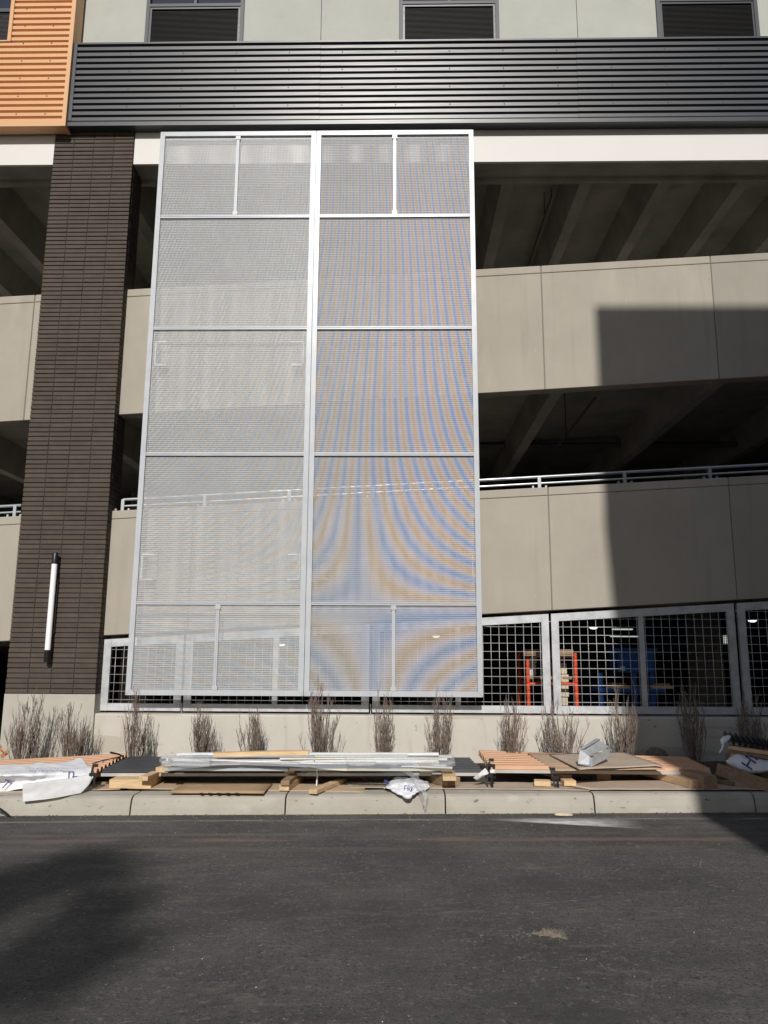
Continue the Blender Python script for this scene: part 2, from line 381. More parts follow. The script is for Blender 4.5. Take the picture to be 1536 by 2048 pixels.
def patch(name, net, m, parent=None, sub=6, amp=.01, freq=6, seed=0, thick=.003, smooth=True, ridged=True):
    """A sheet through a net of rows of points, creased by noise, with thickness."""
    net = [[Vector(p) for p in r] for r in net]; nr, nc = len(net), len(net[0])
    H, W = (nr - 1) * sub + 1, (nc - 1) * sub + 1
    def cr(p0, p1, p2, p3, t):
        return .5 * ((2 * p1) + (p2 - p0) * t + (2 * p0 - 5 * p1 + 4 * p2 - p3) * t * t + (3 * p1 - p0 - 3 * p2 + p3) * t ** 3)
    def row(pts, u, n_):
        i = min(int(u), n_ - 2); t = u - i
        g = lambda k: pts[max(0, min(n_ - 1, k))]
        return cr(g(i - 1), g(i), g(i + 1), g(i + 2), t)
    grid = []
    for j in range(H):
        cols = [row([net[r][c] for r in range(nr)], j / sub, nr) for c in range(nc)]
        grid.append([row(cols, i / sub, nc) for i in range(W)])
    mb = MB(); vs_ = []
    for j in range(H):
        for i in range(W):
            p = grid[j][i]
            du = grid[j][min(i + 1, W - 1)] - grid[j][max(i - 1, 0)]; dv = grid[min(j + 1, H - 1)][i] - grid[max(j - 1, 0)][i]
            nn = du.cross(dv); nn = nn.normalized() if nn.length > 1e-9 else Vector((0, 0, 1))
            q = p * freq + Vector((seed * 7.3, 0, 0))
            h = noise.noise(q) + .5 * noise.noise(q * 2.3)
            if ridged: h = .6 * h + .5 * (1 - 2 * abs(noise.noise(q * 1.4 + Vector((3, 1, 2)))))
            vs_.append(p + nn * h * amp)
    fs = [(j * W + i, j * W + i + 1, (j + 1) * W + i + 1, (j + 1) * W + i) for j in range(H - 1) for i in range(W - 1)]
    mb.add(vs_, fs)
    me = bpy.data.meshes.new(name); me.from_pydata(mb.v, [], mb.f); me.materials.append(m)
    if smooth: me.polygons.foreach_set('use_smooth', [True] * len(me.polygons))
    o = bpy.data.objects.new(name, me); C.objects.link(o)
    if thick:
        sm = o.modifiers.new('thickness', 'SOLIDIFY'); sm.thickness = thick; sm.offset = 0
    if parent: o.parent = parent
    return o

# ================================================================== SETTING
GR = 0.0126                                     # the street climbs gently to the right
YK = 7.63                                       # kerb face
def gz(x): return GR * x
KH = .165
mb = MB()
for i in range(60):
    x0, x1 = -120 + i * 4, -116 + i * 4
    mb.add([(x0, -80, gz(x0)), (x1, -80, gz(x1)), (x1, YK + .05, gz(x1)), (x0, YK + .05, gz(x0))], [(0, 1, 2, 3)])
mb.build('road', M['asphalt'], kind='structure')
mb = MB()
xs = [-120, -8, -4, -2, 0, 2, 4, 8, 120]
rnd = random.Random(3)
NX, NY = 150, 18
bedz = lambda x, y: gz(x) + KH - .035 + .02 * noise.noise(Vector((x * 2.1, y * 2.1, 0))) + .012 * noise.noise(Vector((x * 7, y * 7, 3)))
vs_, fs = [], []
for j in range(NY + 1):
    for i in range(NX + 1):
        x = -9 + 18 * i / NX; y = YK + .28 + (10.25 - YK - .28) * j / NY
        vs_.append((x, y, bedz(x, y)))
for j in range(NY):
    for i in range(NX):
        a = j * (NX + 1) + i; fs.append((a, a + 1, a + NX + 2, a + NX + 1))
mb.add(vs_, fs)
for (xa, xb) in ((-120, -9), (9, 120)):
    mb.add([(xa, YK + .28, gz(xa) + KH - .035), (xb, YK + .28, gz(xb) + KH - .035), (xb, 10.25, gz(xb) + KH - .035), (xa, 10.25, gz(xa) + KH - .035)], [(0, 1, 2, 3)])
mb.build('planting_bed', M['soil'], kind='structure', smooth=True)

# kerb cut into stones at the joints seen in the photograph
kerb = bpy.data.objects.new('kerb', None); C.objects.link(kerb); kerb['kind'] = 'structure'
jx = [at(p, 1615, YK).x for p in (-50, 260, 570, 891, 1190, 1512)]
jx = [-120, -40] + [jx[0] - 1.6 * k for k in range(6, 0, -1)] + jx + [jx[-1] + 1.6 * k for k in range(1, 7)] + [40, 120]
for a, b in zip(jx[:-1], jx[1:]):
    if b - a > 20: continue
    n_ = 14
    pf = [(-.0, -.03), (.012, .06), (.030, .125), (.050, .150), (.085, KH), (.31, KH + .004), (.33, -.03)]
    vs_, fs = [], []
    rr = random.Random(int(a * 100))
    skew = lambda z_, e: e * .04 * max(0, z_ - .11) / .05
    for i in range(n_ + 1):
        x = a + .007 + (b - a - .014) * i / n_
        for (dy, dz) in pf:
            j = .0025 * noise.noise(Vector((x * 9, dy * 40, dz * 40)))
            vs_.append((x, YK + dy + j, gz(x) + dz + j))
    k = len(pf)
    for i in range(n_):
        for q in range(k - 1):
            fs.append((i * k + q, (i + 1) * k + q, (i + 1) * k + q + 1, i * k + q + 1))
    fs += [tuple(range(k)), tuple(range(n_ * k, n_ * k + k))[::-1]]
    m_ = MB(); m_.add(vs_, fs); o = m_.build('kerb_stone', M['kerb'], kerb)

# ------------------------------------------------------------------ geometry lines read off the photograph
YC, YS, YF, YW = 10.0, 10.15, 10.18, 10.04      # pillar face, spandrel face, fence front, low wall front
def line(pa, pb, Y):
    a, b = at(*pa, Y), at(*pb, Y)
    s_ = (b.z - a.z) / (b.x - a.x)
    return lambda x: a.z + s_ * (x - a.x)
up_t = line((250, 579), (1536, 505), YS); up_b = line((240, 829), (1536, 752), YS)
lo_t = line((218, 1022), (1536, 950), YS); lo_b = line((205, 1271), (1536, 1196), YS)
fe_t = line((205, 1279), (1478, 1206), YF)
WTOP = at(800, 1431, YW).z                      # top of the low wall
FBOT = WTOP + .015
XL, XR = -16.0, 16.0

# ------------------------------------------------------------------ garage shell (structure)
DY0, DY1 = 10.40, 30.0
def stru(name, m, mbk, parent=None, **k):
    o = mbk.build(name, m, parent)
    if parent is None: o['kind'] = 'structure'
    return o
stru('garage_floor', M['indoor'], MB().box(XL, XR, 10.2, DY1, .02, .10))
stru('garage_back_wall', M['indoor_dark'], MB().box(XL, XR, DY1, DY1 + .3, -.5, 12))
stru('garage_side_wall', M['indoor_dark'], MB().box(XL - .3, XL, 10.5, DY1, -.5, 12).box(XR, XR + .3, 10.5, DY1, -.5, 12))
TOPZ = at(1200, 322, 10.02).z                   # underside of white fascia
dk = lambda f, d: (lambda x: f(x) + d)
for f, nm, first, step in ((lo_b, 'lower_deck', 0.55, 2.35), (up_b, 'upper_deck', None, 2.3)):
    o = stru(nm, M['indoor'], MB().slab(XL, XR, YS + .22, DY1, dk(f, .60), dk(f, .78)))
    x0 = at(1107, 800, YS + .6).x
    xs_ = [x0 + 2.3 * k for k in range(-6, 6)]
    for x in xs_:
        if not -12 < x < 12: continue
        zb0 = f(x) + .06
        stru('deck_beam', M['indoor'], MB().hexa([(x - .085, YS + .30, zb0), (x + .085, YS + .30, zb0), (x + .085, DY1 - .1, zb0), (x - .085, DY1 - .1, zb0),
             (x - .12, YS + .30, f(x - .12) + .61), (x + .12, YS + .30, f(x + .12) + .61), (x + .12, DY1 - .1, f(x + .12) + .61), (x - .12, DY1 - .1, f(x - .12) + .61)]), o)
o = stru('transfer_slab', M['indoor'], MB().box(XL, XR, 10.5, DY1, TOPZ + .62, TOPZ + .9))
stru('edge_beam', M['indoor'], MB().box(XL, XR, 10.07, 10.43, TOPZ + .012, TOPZ + .9), o)
stru('edge_beam', M['indoor'], MB().box(XL, XR, 10.432, 10.50, TOPZ - .045, TOPZ + .9), o)
x0 = at(1175, 357, 10.5).x
for k in range(-9, 8):
    x = x0 + 1.18 * k
    if abs(x) > 12: continue
    stru('deck_beam', M['indoor'], MB().hexa([(x - .09, 10.505, TOPZ + .02), (x + .09, 10.505, TOPZ + .02), (x + .09, DY1 - .1, TOPZ + .02), (x - .09, DY1 - .1, TOPZ + .02),
         (x - .19, 10.505, TOPZ + .615), (x + .19, 10.505, TOPZ + .615), (x + .19, DY1 - .1, TOPZ + .615), (x - .19, DY1 - .1, TOPZ + .615)]), o)
# interior columns of the garage, dim in the depth
for (x, y) in ((-6, 18), (0.8, 19), (7, 18)):
    stru('garage_column', M['indoor'], MB().box(x - .3, x + .3, y - .3, y + .3, .1, TOPZ + .6))

# ================================================================== BUILDING FACE
# upper grey wall
uw = thing('upper_wall', 'pale grey rendered wall above the dark ribbed cladding', 'wall')
UWY = 10.10
zt0, zt1 = at(700, 85, 9.95).z, at(700, -260, 10).z
jx_ = [at(p, 60, UWY).x for p in (-300, 642, 1155, 1900)]
for a, b in zip(jx_[:-1], jx_[1:]):
    pass
WIN = [((292, 488), 76), ((798, 998), 69), ((1312, 1515), 63)]
wx = [(at(a, yb - 30, UWY).x, at(b, yb - 30, UWY).x) for (a, b), yb in WIN]
def wall_cut(a, b, holes, z0, z1):
    m_ = MB(); x = a
    for h0, h1 in sorted(holes):
        if h1 < a or h0 > b: continue
        m_.box(x, h0, UWY, UWY + .2, z0, z1); x = h1
    m_.box(x, b, UWY, UWY + .2, z0, z1); return m_
for a, b in zip(jx_[:-1], jx_[1:]):
    wall_cut(a + .004, b - .004, wx, zt0 - .3, zt1).build('wall_panel', M['grey_wall'], uw)
MB().box(jx_[0], jx_[-1], UWY + .2, UWY + .25, zt0 - .3, zt1).build('backing', M['joint'], uw)
wl = ['grey framed window over a black louvre, first right of the orange cladding',
      'grey framed window over a black louvre, in line above the right mesh screen',
      'grey framed window over a black louvre, nearest the right edge']
for i, ((xa, xb), (_, yb)) in enumerate(zip(wx, WIN)):
    zs = zt0 - .25
    lz1 = at(400, 16, UWY).z; lz0 = zt0 - .2
    t = thing('window', wl[i], 'window', 'windows above the dark cladding', ((xa + xb) / 2, UWY, zs))
    def pt(n_, m_, mbk, par=t):
        o = mbk.build(n_, m_, par, origin=None)
        o.matrix_parent_inverse = Matrix.Translation(t.location).inverted(); return o
    fy0, fy1 = UWY - .035, UWY + .1
    pt('frame_stile', M['dark_frame'], MB().box(xa + .002, xa + .055, fy0, fy1, zs, zt1 - .01))
    pt('frame_stile', M['dark_frame'], MB().box(xb - .055, xb - .002, fy0, fy1, zs, zt1 - .01))
    pt('transom', M['dark_frame'], MB().box(xa + .0555, xb - .0555, fy0, fy1, lz1, lz1 + .05))
    xi0, xi1 = xa + .058, xb - .058
    fr = MB(); A_, B_, P_, Q_ = xi0, xi0 + .03, xi1 - .03, xi1
    ring = [(A_, zs), (B_, zs), (B_, lz1 - .034), (P_, lz1 - .034), (P_, zs), (Q_, zs), (Q_, lz1 - .002), (A_, lz1 - .002)]
    fr.add([(x_, fy0 + .012, z_) for x_, z_ in ring] + [(x_, fy1 - .02, z_) for x_, z_ in ring], [(0, 1, 2, 7), (2, 3, 6, 7), (3, 4, 5, 6), (8, 9, 10, 15), (10, 11, 14, 15), (11, 12, 13, 14)] + [(q, (q + 1) % 8, 8 + (q + 1) % 8, 8 + q) for q in range(8)])
    lf = pt('louvre_frame', M['dark_metal'], fr)
    lv = MB(); z = lz1 - .05
    while z > zs:
        lv.hexa([(xi0 + .032, fy0 + .025, z - .016), (xi1 - .032, fy0 + .025, z - .016), (xi1 - .032, fy0 + .07, z + .004), (xi0 + .032, fy0 + .07, z + .004),
                 (xi0 + .032, fy0 + .025, z - .013), (xi1 - .032, fy0 + .025, z - .013), (xi1 - .032, fy0 + .07, z + .007), (xi0 + .032, fy0 + .07, z + .007)])
        z -= .021
    o = pt('louvre_slats', M['louvre'], lv, t); o['kind'] = 'stuff'
    pt('louvre_back', M['lamp_black'], MB().box(xi0 + .031, xi1 - .031, fy1 - .018, fy1, zs, lz1 - .036))
    pt('pane', M['glass'], MB().box(xa + .06, xb - .06, UWY + .02, UWY + .035, lz1 + .052, zt1 - .02))
    pt('mullion', M['dark_frame'], MB().box((xa + xb) / 2 - .02, (xa + xb) / 2 + .02, fy0 + .003, UWY + .018, lz1 + .051, zt1 - .015))

# ribbed cladding
def rib_sheet(xa, xb, z0, z1, yf, pitch, depth=.042):
    m_ = MB(); pr = []
    z = z0
    while z < z1 - .01:
        h = min(pitch, z1 - z)
        k = h / pitch
        q = pitch * k
        pr += [(yf, z), (yf, z + .54 * q), (yf + depth, z + .64 * q), (yf + depth, z + .88 * q), (yf + .001, z + .985 * q)]
        z += h
    kk = len(pr)
    vs2 = [(xa, y, z_) for y, z_ in pr] + [(xb, y, z_) for y, z_ in pr]
    fs2 = [(i, i + 1, kk + i + 1, kk + i) for i in range(kk - 1)]
    m_.add(vs2, fs2)
    back = [(xa, yf + depth + .004, z0), (xb, yf + depth + .004, z0), (xb, yf + depth + .004, z1), (xa, yf + depth + .004, z1)]
    m_.add(back, [(0, 1, 2, 3)])
    m_.add([(xa, y, z_) for y, z_ in pr] + [(xa, yf + depth + .004, z_) for y, z_ in pr], [(i, i + 1, kk + i + 1, kk + i) for i in range(kk - 1)])
    m_.add([(xb, y, z_) for y, z_ in pr] + [(xb, yf + depth + .004, z_) for y, z_ in pr], [(i, i + 1, kk + i + 1, kk + i) for i in range(kk - 1)])
    return m_
def screws(xa, xb, z0, z1, yf, pitch, m, par, rows, dx, jit=0):
    m_ = MB(); r_ = random.Random(5)
    for k in rows:
        z = z0 + pitch * k + .03
        x = xa + .06
        while x < xb - .03:
            m_.obox((x, yf - .003, z), (.014, .008, .014)); x += dx
    o = m_.build('screws', m, par); o['kind'] = 'stuff'; return o
YB = 9.86
db = thing('dark_cladding', 'charcoal ribbed metal cladding band spanning above the screens', 'cladding')
bz0, bz1 = at(640, 248, YB).z, at(640, 81, YB).z
bxl = at(142, 170, YB).x; 
js = [at(640, 160, YB).x, at(1155, 160, YB).x]
RP = (bz1 - bz0 - .11) / 13
sheets = [(bxl + .05, js[0] - .001), (js[0] + .001, js[1] - .001), (js[1] + .001, XR)]
for k, (a, b) in enumerate(sheets):
    rib_sheet(a, b, bz0 + .085, bz1 - .03, YB + .003 * (k % 2) + .004, RP).build('cladding_sheet', M['dark_metal'], db)
MB().box(bxl, XR, YB - .004, YB + .2, bz1 - .028, bz1).build('top_flashing', M['dark_metal'], db)
MB().prism([(YB - .002, bz0), (YB - .002, bz0 + .06), (YB + .012, bz0 + .083), (YB + .045, bz0 + .083), (YB + .045, bz0 + .012), (YB + .16, bz0 + .012), (YB + .16, bz0)], bxl, XR).build('bottom_flashing', M['dark_metal'], db)
MB().box(bxl, bxl + .048, YB - .003, YB + .1, bz0 + .085, bz1 - .03).build('end_trim', M['dark_metal'], db)
screws(bxl, 9, bz0 + .085, bz1, YB + .004, RP, M['dark_frame'], db, (2, 5, 8, 11), .78)
MB().box(bxl, XR, YB + .052, UWY, bz0 + .1, bz1 - .04).build('backing', M['lamp_black'], db)

YO = 9.80
oc = thing('orange_cladding', 'copper orange ribbed metal cladding at the upper left corner', 'cladding')
oxr = (at(130, 250, YO).x + at(148, 60, YO).x) / 2
oz0 = at(60, 252, YO).z; oz1 = zt1
OP = RP
zw = at(10, 80, YO).z; xw = at(26, 40, YO).x
rib_sheet(-16, oxr - .06, oz0 + .075, zw, YO + .012, OP).build('cladding_sheet', M['orange'], oc)
rib_sheet(xw, oxr - .06, zw + .001, oz1, YO + .012, OP).build('cladding_sheet', M['orange'], oc)
MB().box(oxr - .06, oxr, YO, YO + .26, oz0, oz1).build('corner_trim', M['orange'], oc)
MB().box(-16, oxr - .062, YO + .002, YO + .18, oz0, oz0 + .073).build('bottom_trim', M['orange'], oc)
MB().box(xw - .055, xw - .002, YO - .003, YO + .12, zw - .02, oz1).build('window_trim', M['orange'], oc)
MB().box(-16, xw - .057, YO - .002, YO + .12, zw - .022, zw - .002).build('window_trim', M['orange'], oc)
screws(-6, oxr - .06, oz0 + .075, oz1, YO + .012, OP, M['louvre'], oc, (1, 4, 7, 10, 13, 16, 19), .42)
MB().box(-16, oxr - .004, YO + .06, UWY, oz0 + .02, zw).build('backing', M['lamp_black'], oc)
t = thing('window', 'dark window cut off by the left edge, set in the orange cladding', 'window', 'windows above the dark cladding')
MB().box(-6.2, xw - .06, YO + .08, YO + .1, zw + .6, oz1).build('pane', M['glass'], t)
MB().box(-6.2, xw - .06, YO + .06, YO + .12, zw, zw + .05).build('frame_rail', M['dark_frame'], t)
MB().box(-6.2, xw - .06, YO + .06, YO + .12, zw + .54, zw + .597).build('frame_rail', M['dark_frame'], t)
lv = MB()
for k in range(22): lv.box(-6.2, xw - .062, YO + .085, YO + .11, zw + .054 + .022 * k, zw + .064 + .022 * k)
o = lv.build('louvre_slats', M['louvre'], t); o['kind'] = 'stuff'

# soffit strip and white fascia, either side of the pillar
colR = at(268.5, 275, YC).x; colW = 1.166; colL = colR - colW
MB().box(XL, XR, 9.935, 10.3, bz0 + .014, bz0 + .08).build('soffit', M['lamp_black'], kind='structure')
fz0, fz1 = TOPZ, at(1200, 262, 10.02).z
tag(MB().box(XL, colL - .006, 10.02, 10.065, fz0, bz0 + .012).build('white_fascia', M['white']), 'white painted fascia board left of the brick pillar', 'fascia', 'white fascia boards')
tag(MB().box(colR + .006, XR, 10.02, 10.065, fz0, bz0 + .012).build('white_fascia', M['white']), 'long white painted fascia board right of the brick pillar', 'fascia', 'white fascia boards')

# ------------------------------------------------------------------ brick pillar
bp_ = thing('brick_pillar', 'tall dark brown brick pillar on a concrete plinth', 'pillar', None, ((colL + colR) / 2, YC, 0))
pz0 = at(100, 1388, YC).z; pz1 = bz0 + .012
CH = .0641; NCO = int((pz1 - pz0) / CH) + 1; CH = (pz1 - pz0) / NCO
BW = colW / 4
PI_ = Matrix.Translation(bp_.location).inverted()
def pp(o): o.matrix_parent_inverse = PI_; return o
pp(MB().box(colL + .010, colR - .010, YC + .013, YC + .42, pz0, pz1 - .002).build('core', M['mortar'], bp_))
pp(MB().box(colL, colR, YC, YC + .42, gz(-4) - .1, pz0 - .001).build('plinth', M['plinth'], bp_))
def brick_v(wd, dp, ht, c=.004):
    a, b, h = wd / 2, dp, ht / 2
    v = [(-a, c, -h), (a, c, -h), (a, c, h), (-a, c, h), (-a + c, 0, -h + c), (a - c, 0, -h + c), (a - c, 0, h - c), (-a + c, 0, h - c),
         (-a, b, -h), (a, b, -h), (a, b, h), (-a, b, h)]
    f = [(4, 5, 6, 7), (0, 1, 5, 4), (1, 2, 6, 5), (2, 3, 7, 6), (3, 0, 4, 7), (0, 8, 9, 1), (1, 9, 10, 2), (2, 10, 11, 3), (3, 11, 8, 0)]
    return v, f
bv, bf = brick_v(BW - .006, .07, CH - .014)
m_ = MB(); m_.add(bv, bf); brick_me = m_.mesh('brick', M['brick'])
rest = MB(); rb = random.Random(11)
for r_ in range(NCO):
    z = pz0 + CH * (r_ + .5)
    for c_ in range(4):
        x = colL + BW * (c_ + .5); dy = rb.uniform(-.0025, .0025); dx = rb.uniform(-.002, .002); dz = rb.uniform(-.001, .001)
        if r_ < 75:
            o = inst('brick', brick_me, bp_, (x + dx, YC + dy, z + dz)); pp(o)
        else:
            rest.add([(vx + x + dx, vy + YC + dy, vz + z + dz) for vx, vy, vz in bv], bf)
    for side, xx in ((1, colR), (-1, colL)):
        rest.box(min(xx, xx - side * .05) , max(xx, xx - side * .05), YC + .075, YC + .41, z - (CH - .011) / 2, z + (CH - .011) / 2)
o = pp(rest.build('bricks', M['brick'], bp_)); o['kind'] = 'stuff'

# ------------------------------------------------------------------ spandrel walls
def spandrel(label, ft, fb, joints, name='spandrel_wall'):
    t = thing(name, label, 'concrete wall')
    xs2 = [XL] + [joints[0] - 2.42 * k for k in range(4, 0, -1)] + joints + [joints[-1] + 2.42 * k for k in range(1, 4)] + [XR]
    g_ = .006
    cz = lambda x: ft(x) - .115
    for i, (a, b) in enumerate(zip(xs2[:-1], xs2[1:])):
        if b - a < .1: continue
        m1 = M['spandrel'] if i % 3 else M['spandrel_b']
        o = MB().slab(a + g_, b - g_, YS, YS + .2, fb, dk(cz, -.004)).build('panel', m1, t)
        bv_ = o.modifiers.new('edge', 'BEVEL'); bv_.width = .006; bv_.segments = 1
        o = MB().slab(a + g_, b - g_, YS, YS + .2, dk(cz, .004), ft).build('coping', m1, t)
        bv_ = o.modifiers.new('edge', 'BEVEL'); bv_.width = .010; bv_.segments = 2
    MB().slab(XL, XR, YS + .012, YS + .19, dk(fb, .006), dk(ft, -.006)).build('core', M['joint'], t)
    return t
uj = [at(p, y, YS).x for p, y in ((60, 700), (400, 690), (741, 670), (1086, 655), (1430, 640))]
lj = [at(p, y, YS).x for p, y in ((35, 1120), (382, 1120), (741, 1110), (1100, 1090), (1466, 1080))]
spandrel('upper sloping concrete spandrel wall across the parking garage', up_t, up_b, uj)
spandrel('lower sloping concrete spandrel wall carrying the pipe handrail', lo_t, lo_b, lj)

# ------------------------------------------------------------------ handrails on the lower spandrel
def handrail(label, xa, xb, posts, endpost):
    t = thing('handrail', label, 'handrail', 'handrails on the lower spandrel wall')
    Yh = YS + .09
    top = lambda x: lo_t(x) + .165; mid = lambda x: lo_t(x) + .075
    MB().tube([(xa, Yh, top(xa)), (xb, Yh, top(xb))], .020, 10).build('top_rail', M['rail'], t, smooth=True)
    MB().tube([(xa, Yh, mid(xa)), (xb, Yh, mid(xb))], .013, 8).build('mid_rail', M['rail'], t, smooth=True)
    for x in posts:
        p = MB().box(x - .021, x + .021, Yh - .025, Yh + .025, lo_t(x) + .002, top(x)).build('post', M['rail'], t)
        MB().box(x - .10, x - .075, Yh - .03, Yh + .03, lo_t(x - .08) + .001, lo_t(x) + .035).build('anchor_clip', M['rail'], p)
        MB().box(x + .075, x + .10, Yh - .03, Yh + .03, lo_t(x + .1) + .001, lo_t(x) + .040).build('anchor_clip', M['rail'], p)
hx = at(247, 1000, YS + .09).x
px = [at(p, 960, YS + .09).x for p in (412, 580, 747, 912, 1078, 1249, 1420)]
handrail('long galvanised pipe handrail right of the brick pillar', hx, XR, [hx + .0] + px + [px[-1] + 1.13 * k for k in range(1, 5)], True)
handrail('short galvanised pipe handrail left of the brick pillar', XL, colL - .12, [colL - .2, colL - 1.4, colL - 2.5], True)

# ------------------------------------------------------------------ low concrete wall in front of the fence
wxl = at(187, 1435, YW).x
lw = tag(MB().box(wxl, XR, YW, YW + .36, -.3, WTOP).build('low_wall', M['newconc']), 'pale cast concrete low wall under the galvanised fence', 'wall')
b_ = lw.modifiers.new('edge', 'BEVEL'); b_.width = .02; b_.segments = 2

# ------------------------------------------------------------------ fence panels
wire_v = MB().tube([(0, 0, 0), (0, 0, 1)], .0031, 6).mesh('wire', M['wire'], True)
wire_h = MB().tube([(0, 0, 0), (1, 0, 0)], .0031, 6).mesh('wire', M['wire'], True)
fl = ['narrow galvanised fence panel beside the brick pillar', 'galvanised wire fence panel mostly behind the left mesh screen',
      'galvanised wire fence panel behind the right mesh screen', 'open galvanised wire fence panel in front of the blue cart',
      'galvanised wire fence panel cut off by the right edge']
fx = [(204, 364), (369, 738), (745, 1101), (1106, 1478), (1485, 1850)]
fm = [None, 550, 916, 1288, 1660]
for i, (a, b) in enumerate(fx):
    xa, xb = at(a, 1350, YF).x, at(b, 1350, YF).x
    if i == 4: xb = xa + 2.4
    t = thing('fence_panel', fl[i], 'fence panel', 'galvanised fence panels of the garage', ((xa + xb) / 2, YF, FBOT))
    inv = Matrix.Translation(t.location).inverted()
    def fp(o): o.matrix_parent_inverse = inv; return o
    FW, y0, y1 = .096, YF, YF + .05
    bot = FBOT + .012
    fp(MB().slab(xa, xa + FW, y0, y1, lambda x: bot, lambda x: fe_t(x)).build('post', M['galv'], t))
    fp(MB().slab(xb - FW, xb, y0, y1, lambda x: bot, lambda x: fe_t(x)).build('post', M['galv'], t))
    fp(MB().slab(xa + FW + .001, xb - FW - .001, y0 + .003, y1 - .003, lambda x: bot, lambda x: bot + .092).build('bottom_rail', M['galv'], t))
    fp(MB().slab(xa + FW + .001, xb - FW - .001, y0 + .003, y1 - .003, dk(fe_t, -.10), fe_t).build('top_rail', M['galv'], t))
    if fm[i]:
        xm = at(fm[i], 1350, YF).x if i < 4 else (xa + xb) / 2
        fp(MB().slab(xm - .034, xm + .034, y0 + .006, y1 - .006, lambda x: bot + .093, dk(fe_t, -.102)).build('mullion', M['galv'], t))
    x = xa + FW + .06
    while x < xb - FW - .02:
        z0 = bot + .06; fp(inst('wire', wire_v, t, (x, y0 + .022, z0), (1, 1, fe_t(x) - .06 - z0))); x += .1065
    z = bot + .092 + .045
    while z < fe_t(xb) - .11:
        xs0 = xa + .06
        sl = (fe_t(xb) - fe_t(xa)) / (xb - xa)
        xst = max(xs0, xa + (z + .06 - fe_t(xa)) / sl) if z > fe_t(xa) - .08 else xs0
        if xst < xb - FW: fp(inst('wire', wire_h, t, (xst, y0 + .032, z), (xb - .06 - xst, 1, 1)))
        z += .1065
    # rods joining panels
    fp(MB().tube([(xa - .022, y0 + .02, bot - .02), (xa - .022, y0 + .02, bot + .10)], .008, 6).build('joint_pin', M['rail'], t, smooth=True))
    for z_ in (bot + .04, fe_t(xa) - .1):
        fp(MB().tube([(xa - .03, y0 + .02, z_), (xa, y0 + .02, z_)], .008, 6).build('joint_bolt', M['rail'], t, smooth=True))

# ------------------------------------------------------------------ wall lamp on the pillar
lx0, lx1 = at(108, 1105, YC - .09), at(93, 1324, YC - .09)
lx = (at(103, 1200, YC - .09).x)
wl_ = thing('wall_lamp', 'long white tube wall lamp with black end caps on the brick pillar', 'lamp', None, (lx, YC - .09, lx1.z))
iv = Matrix.Translation(wl_.location).inverted()
zt_, zb_ = lx0.z, lx1.z; cap = .15
yl = YC - .085
for n_, m_, mbk in (('cap', M['lamp_black'], MB().tube([(lx, yl, zt_ - cap), (lx, yl, zt_ - .012), (lx, yl, zt_)], [.037, .037, .03], 20)),
                    ('cap', M['lamp_black'], MB().tube([(lx, yl, zb_), (lx, yl, zb_ + .012), (lx, yl, zb_ + cap)], [.03, .037, .037], 20)),
                    ('diffuser', M['diffuser'], MB().tube([(lx, yl, zb_ + cap + .001), (lx, yl, zt_ - cap - .001)], .036, 24)),
                    ('back_plate', M['lamp_black'], MB().box(lx - .045, lx + .045, YC - .042, YC - .004, zb_ + .36, zt_ - .34)),
                    ('mount', M['lamp_black'], MB().box(lx - .02, lx + .02, YC - .06, YC - .041, zb_ + .40, zt_ - .38))):
    o = mbk.build(n_, m_, wl_, smooth=n_ in ('cap', 'diffuser')); o.matrix_parent_inverse = iv

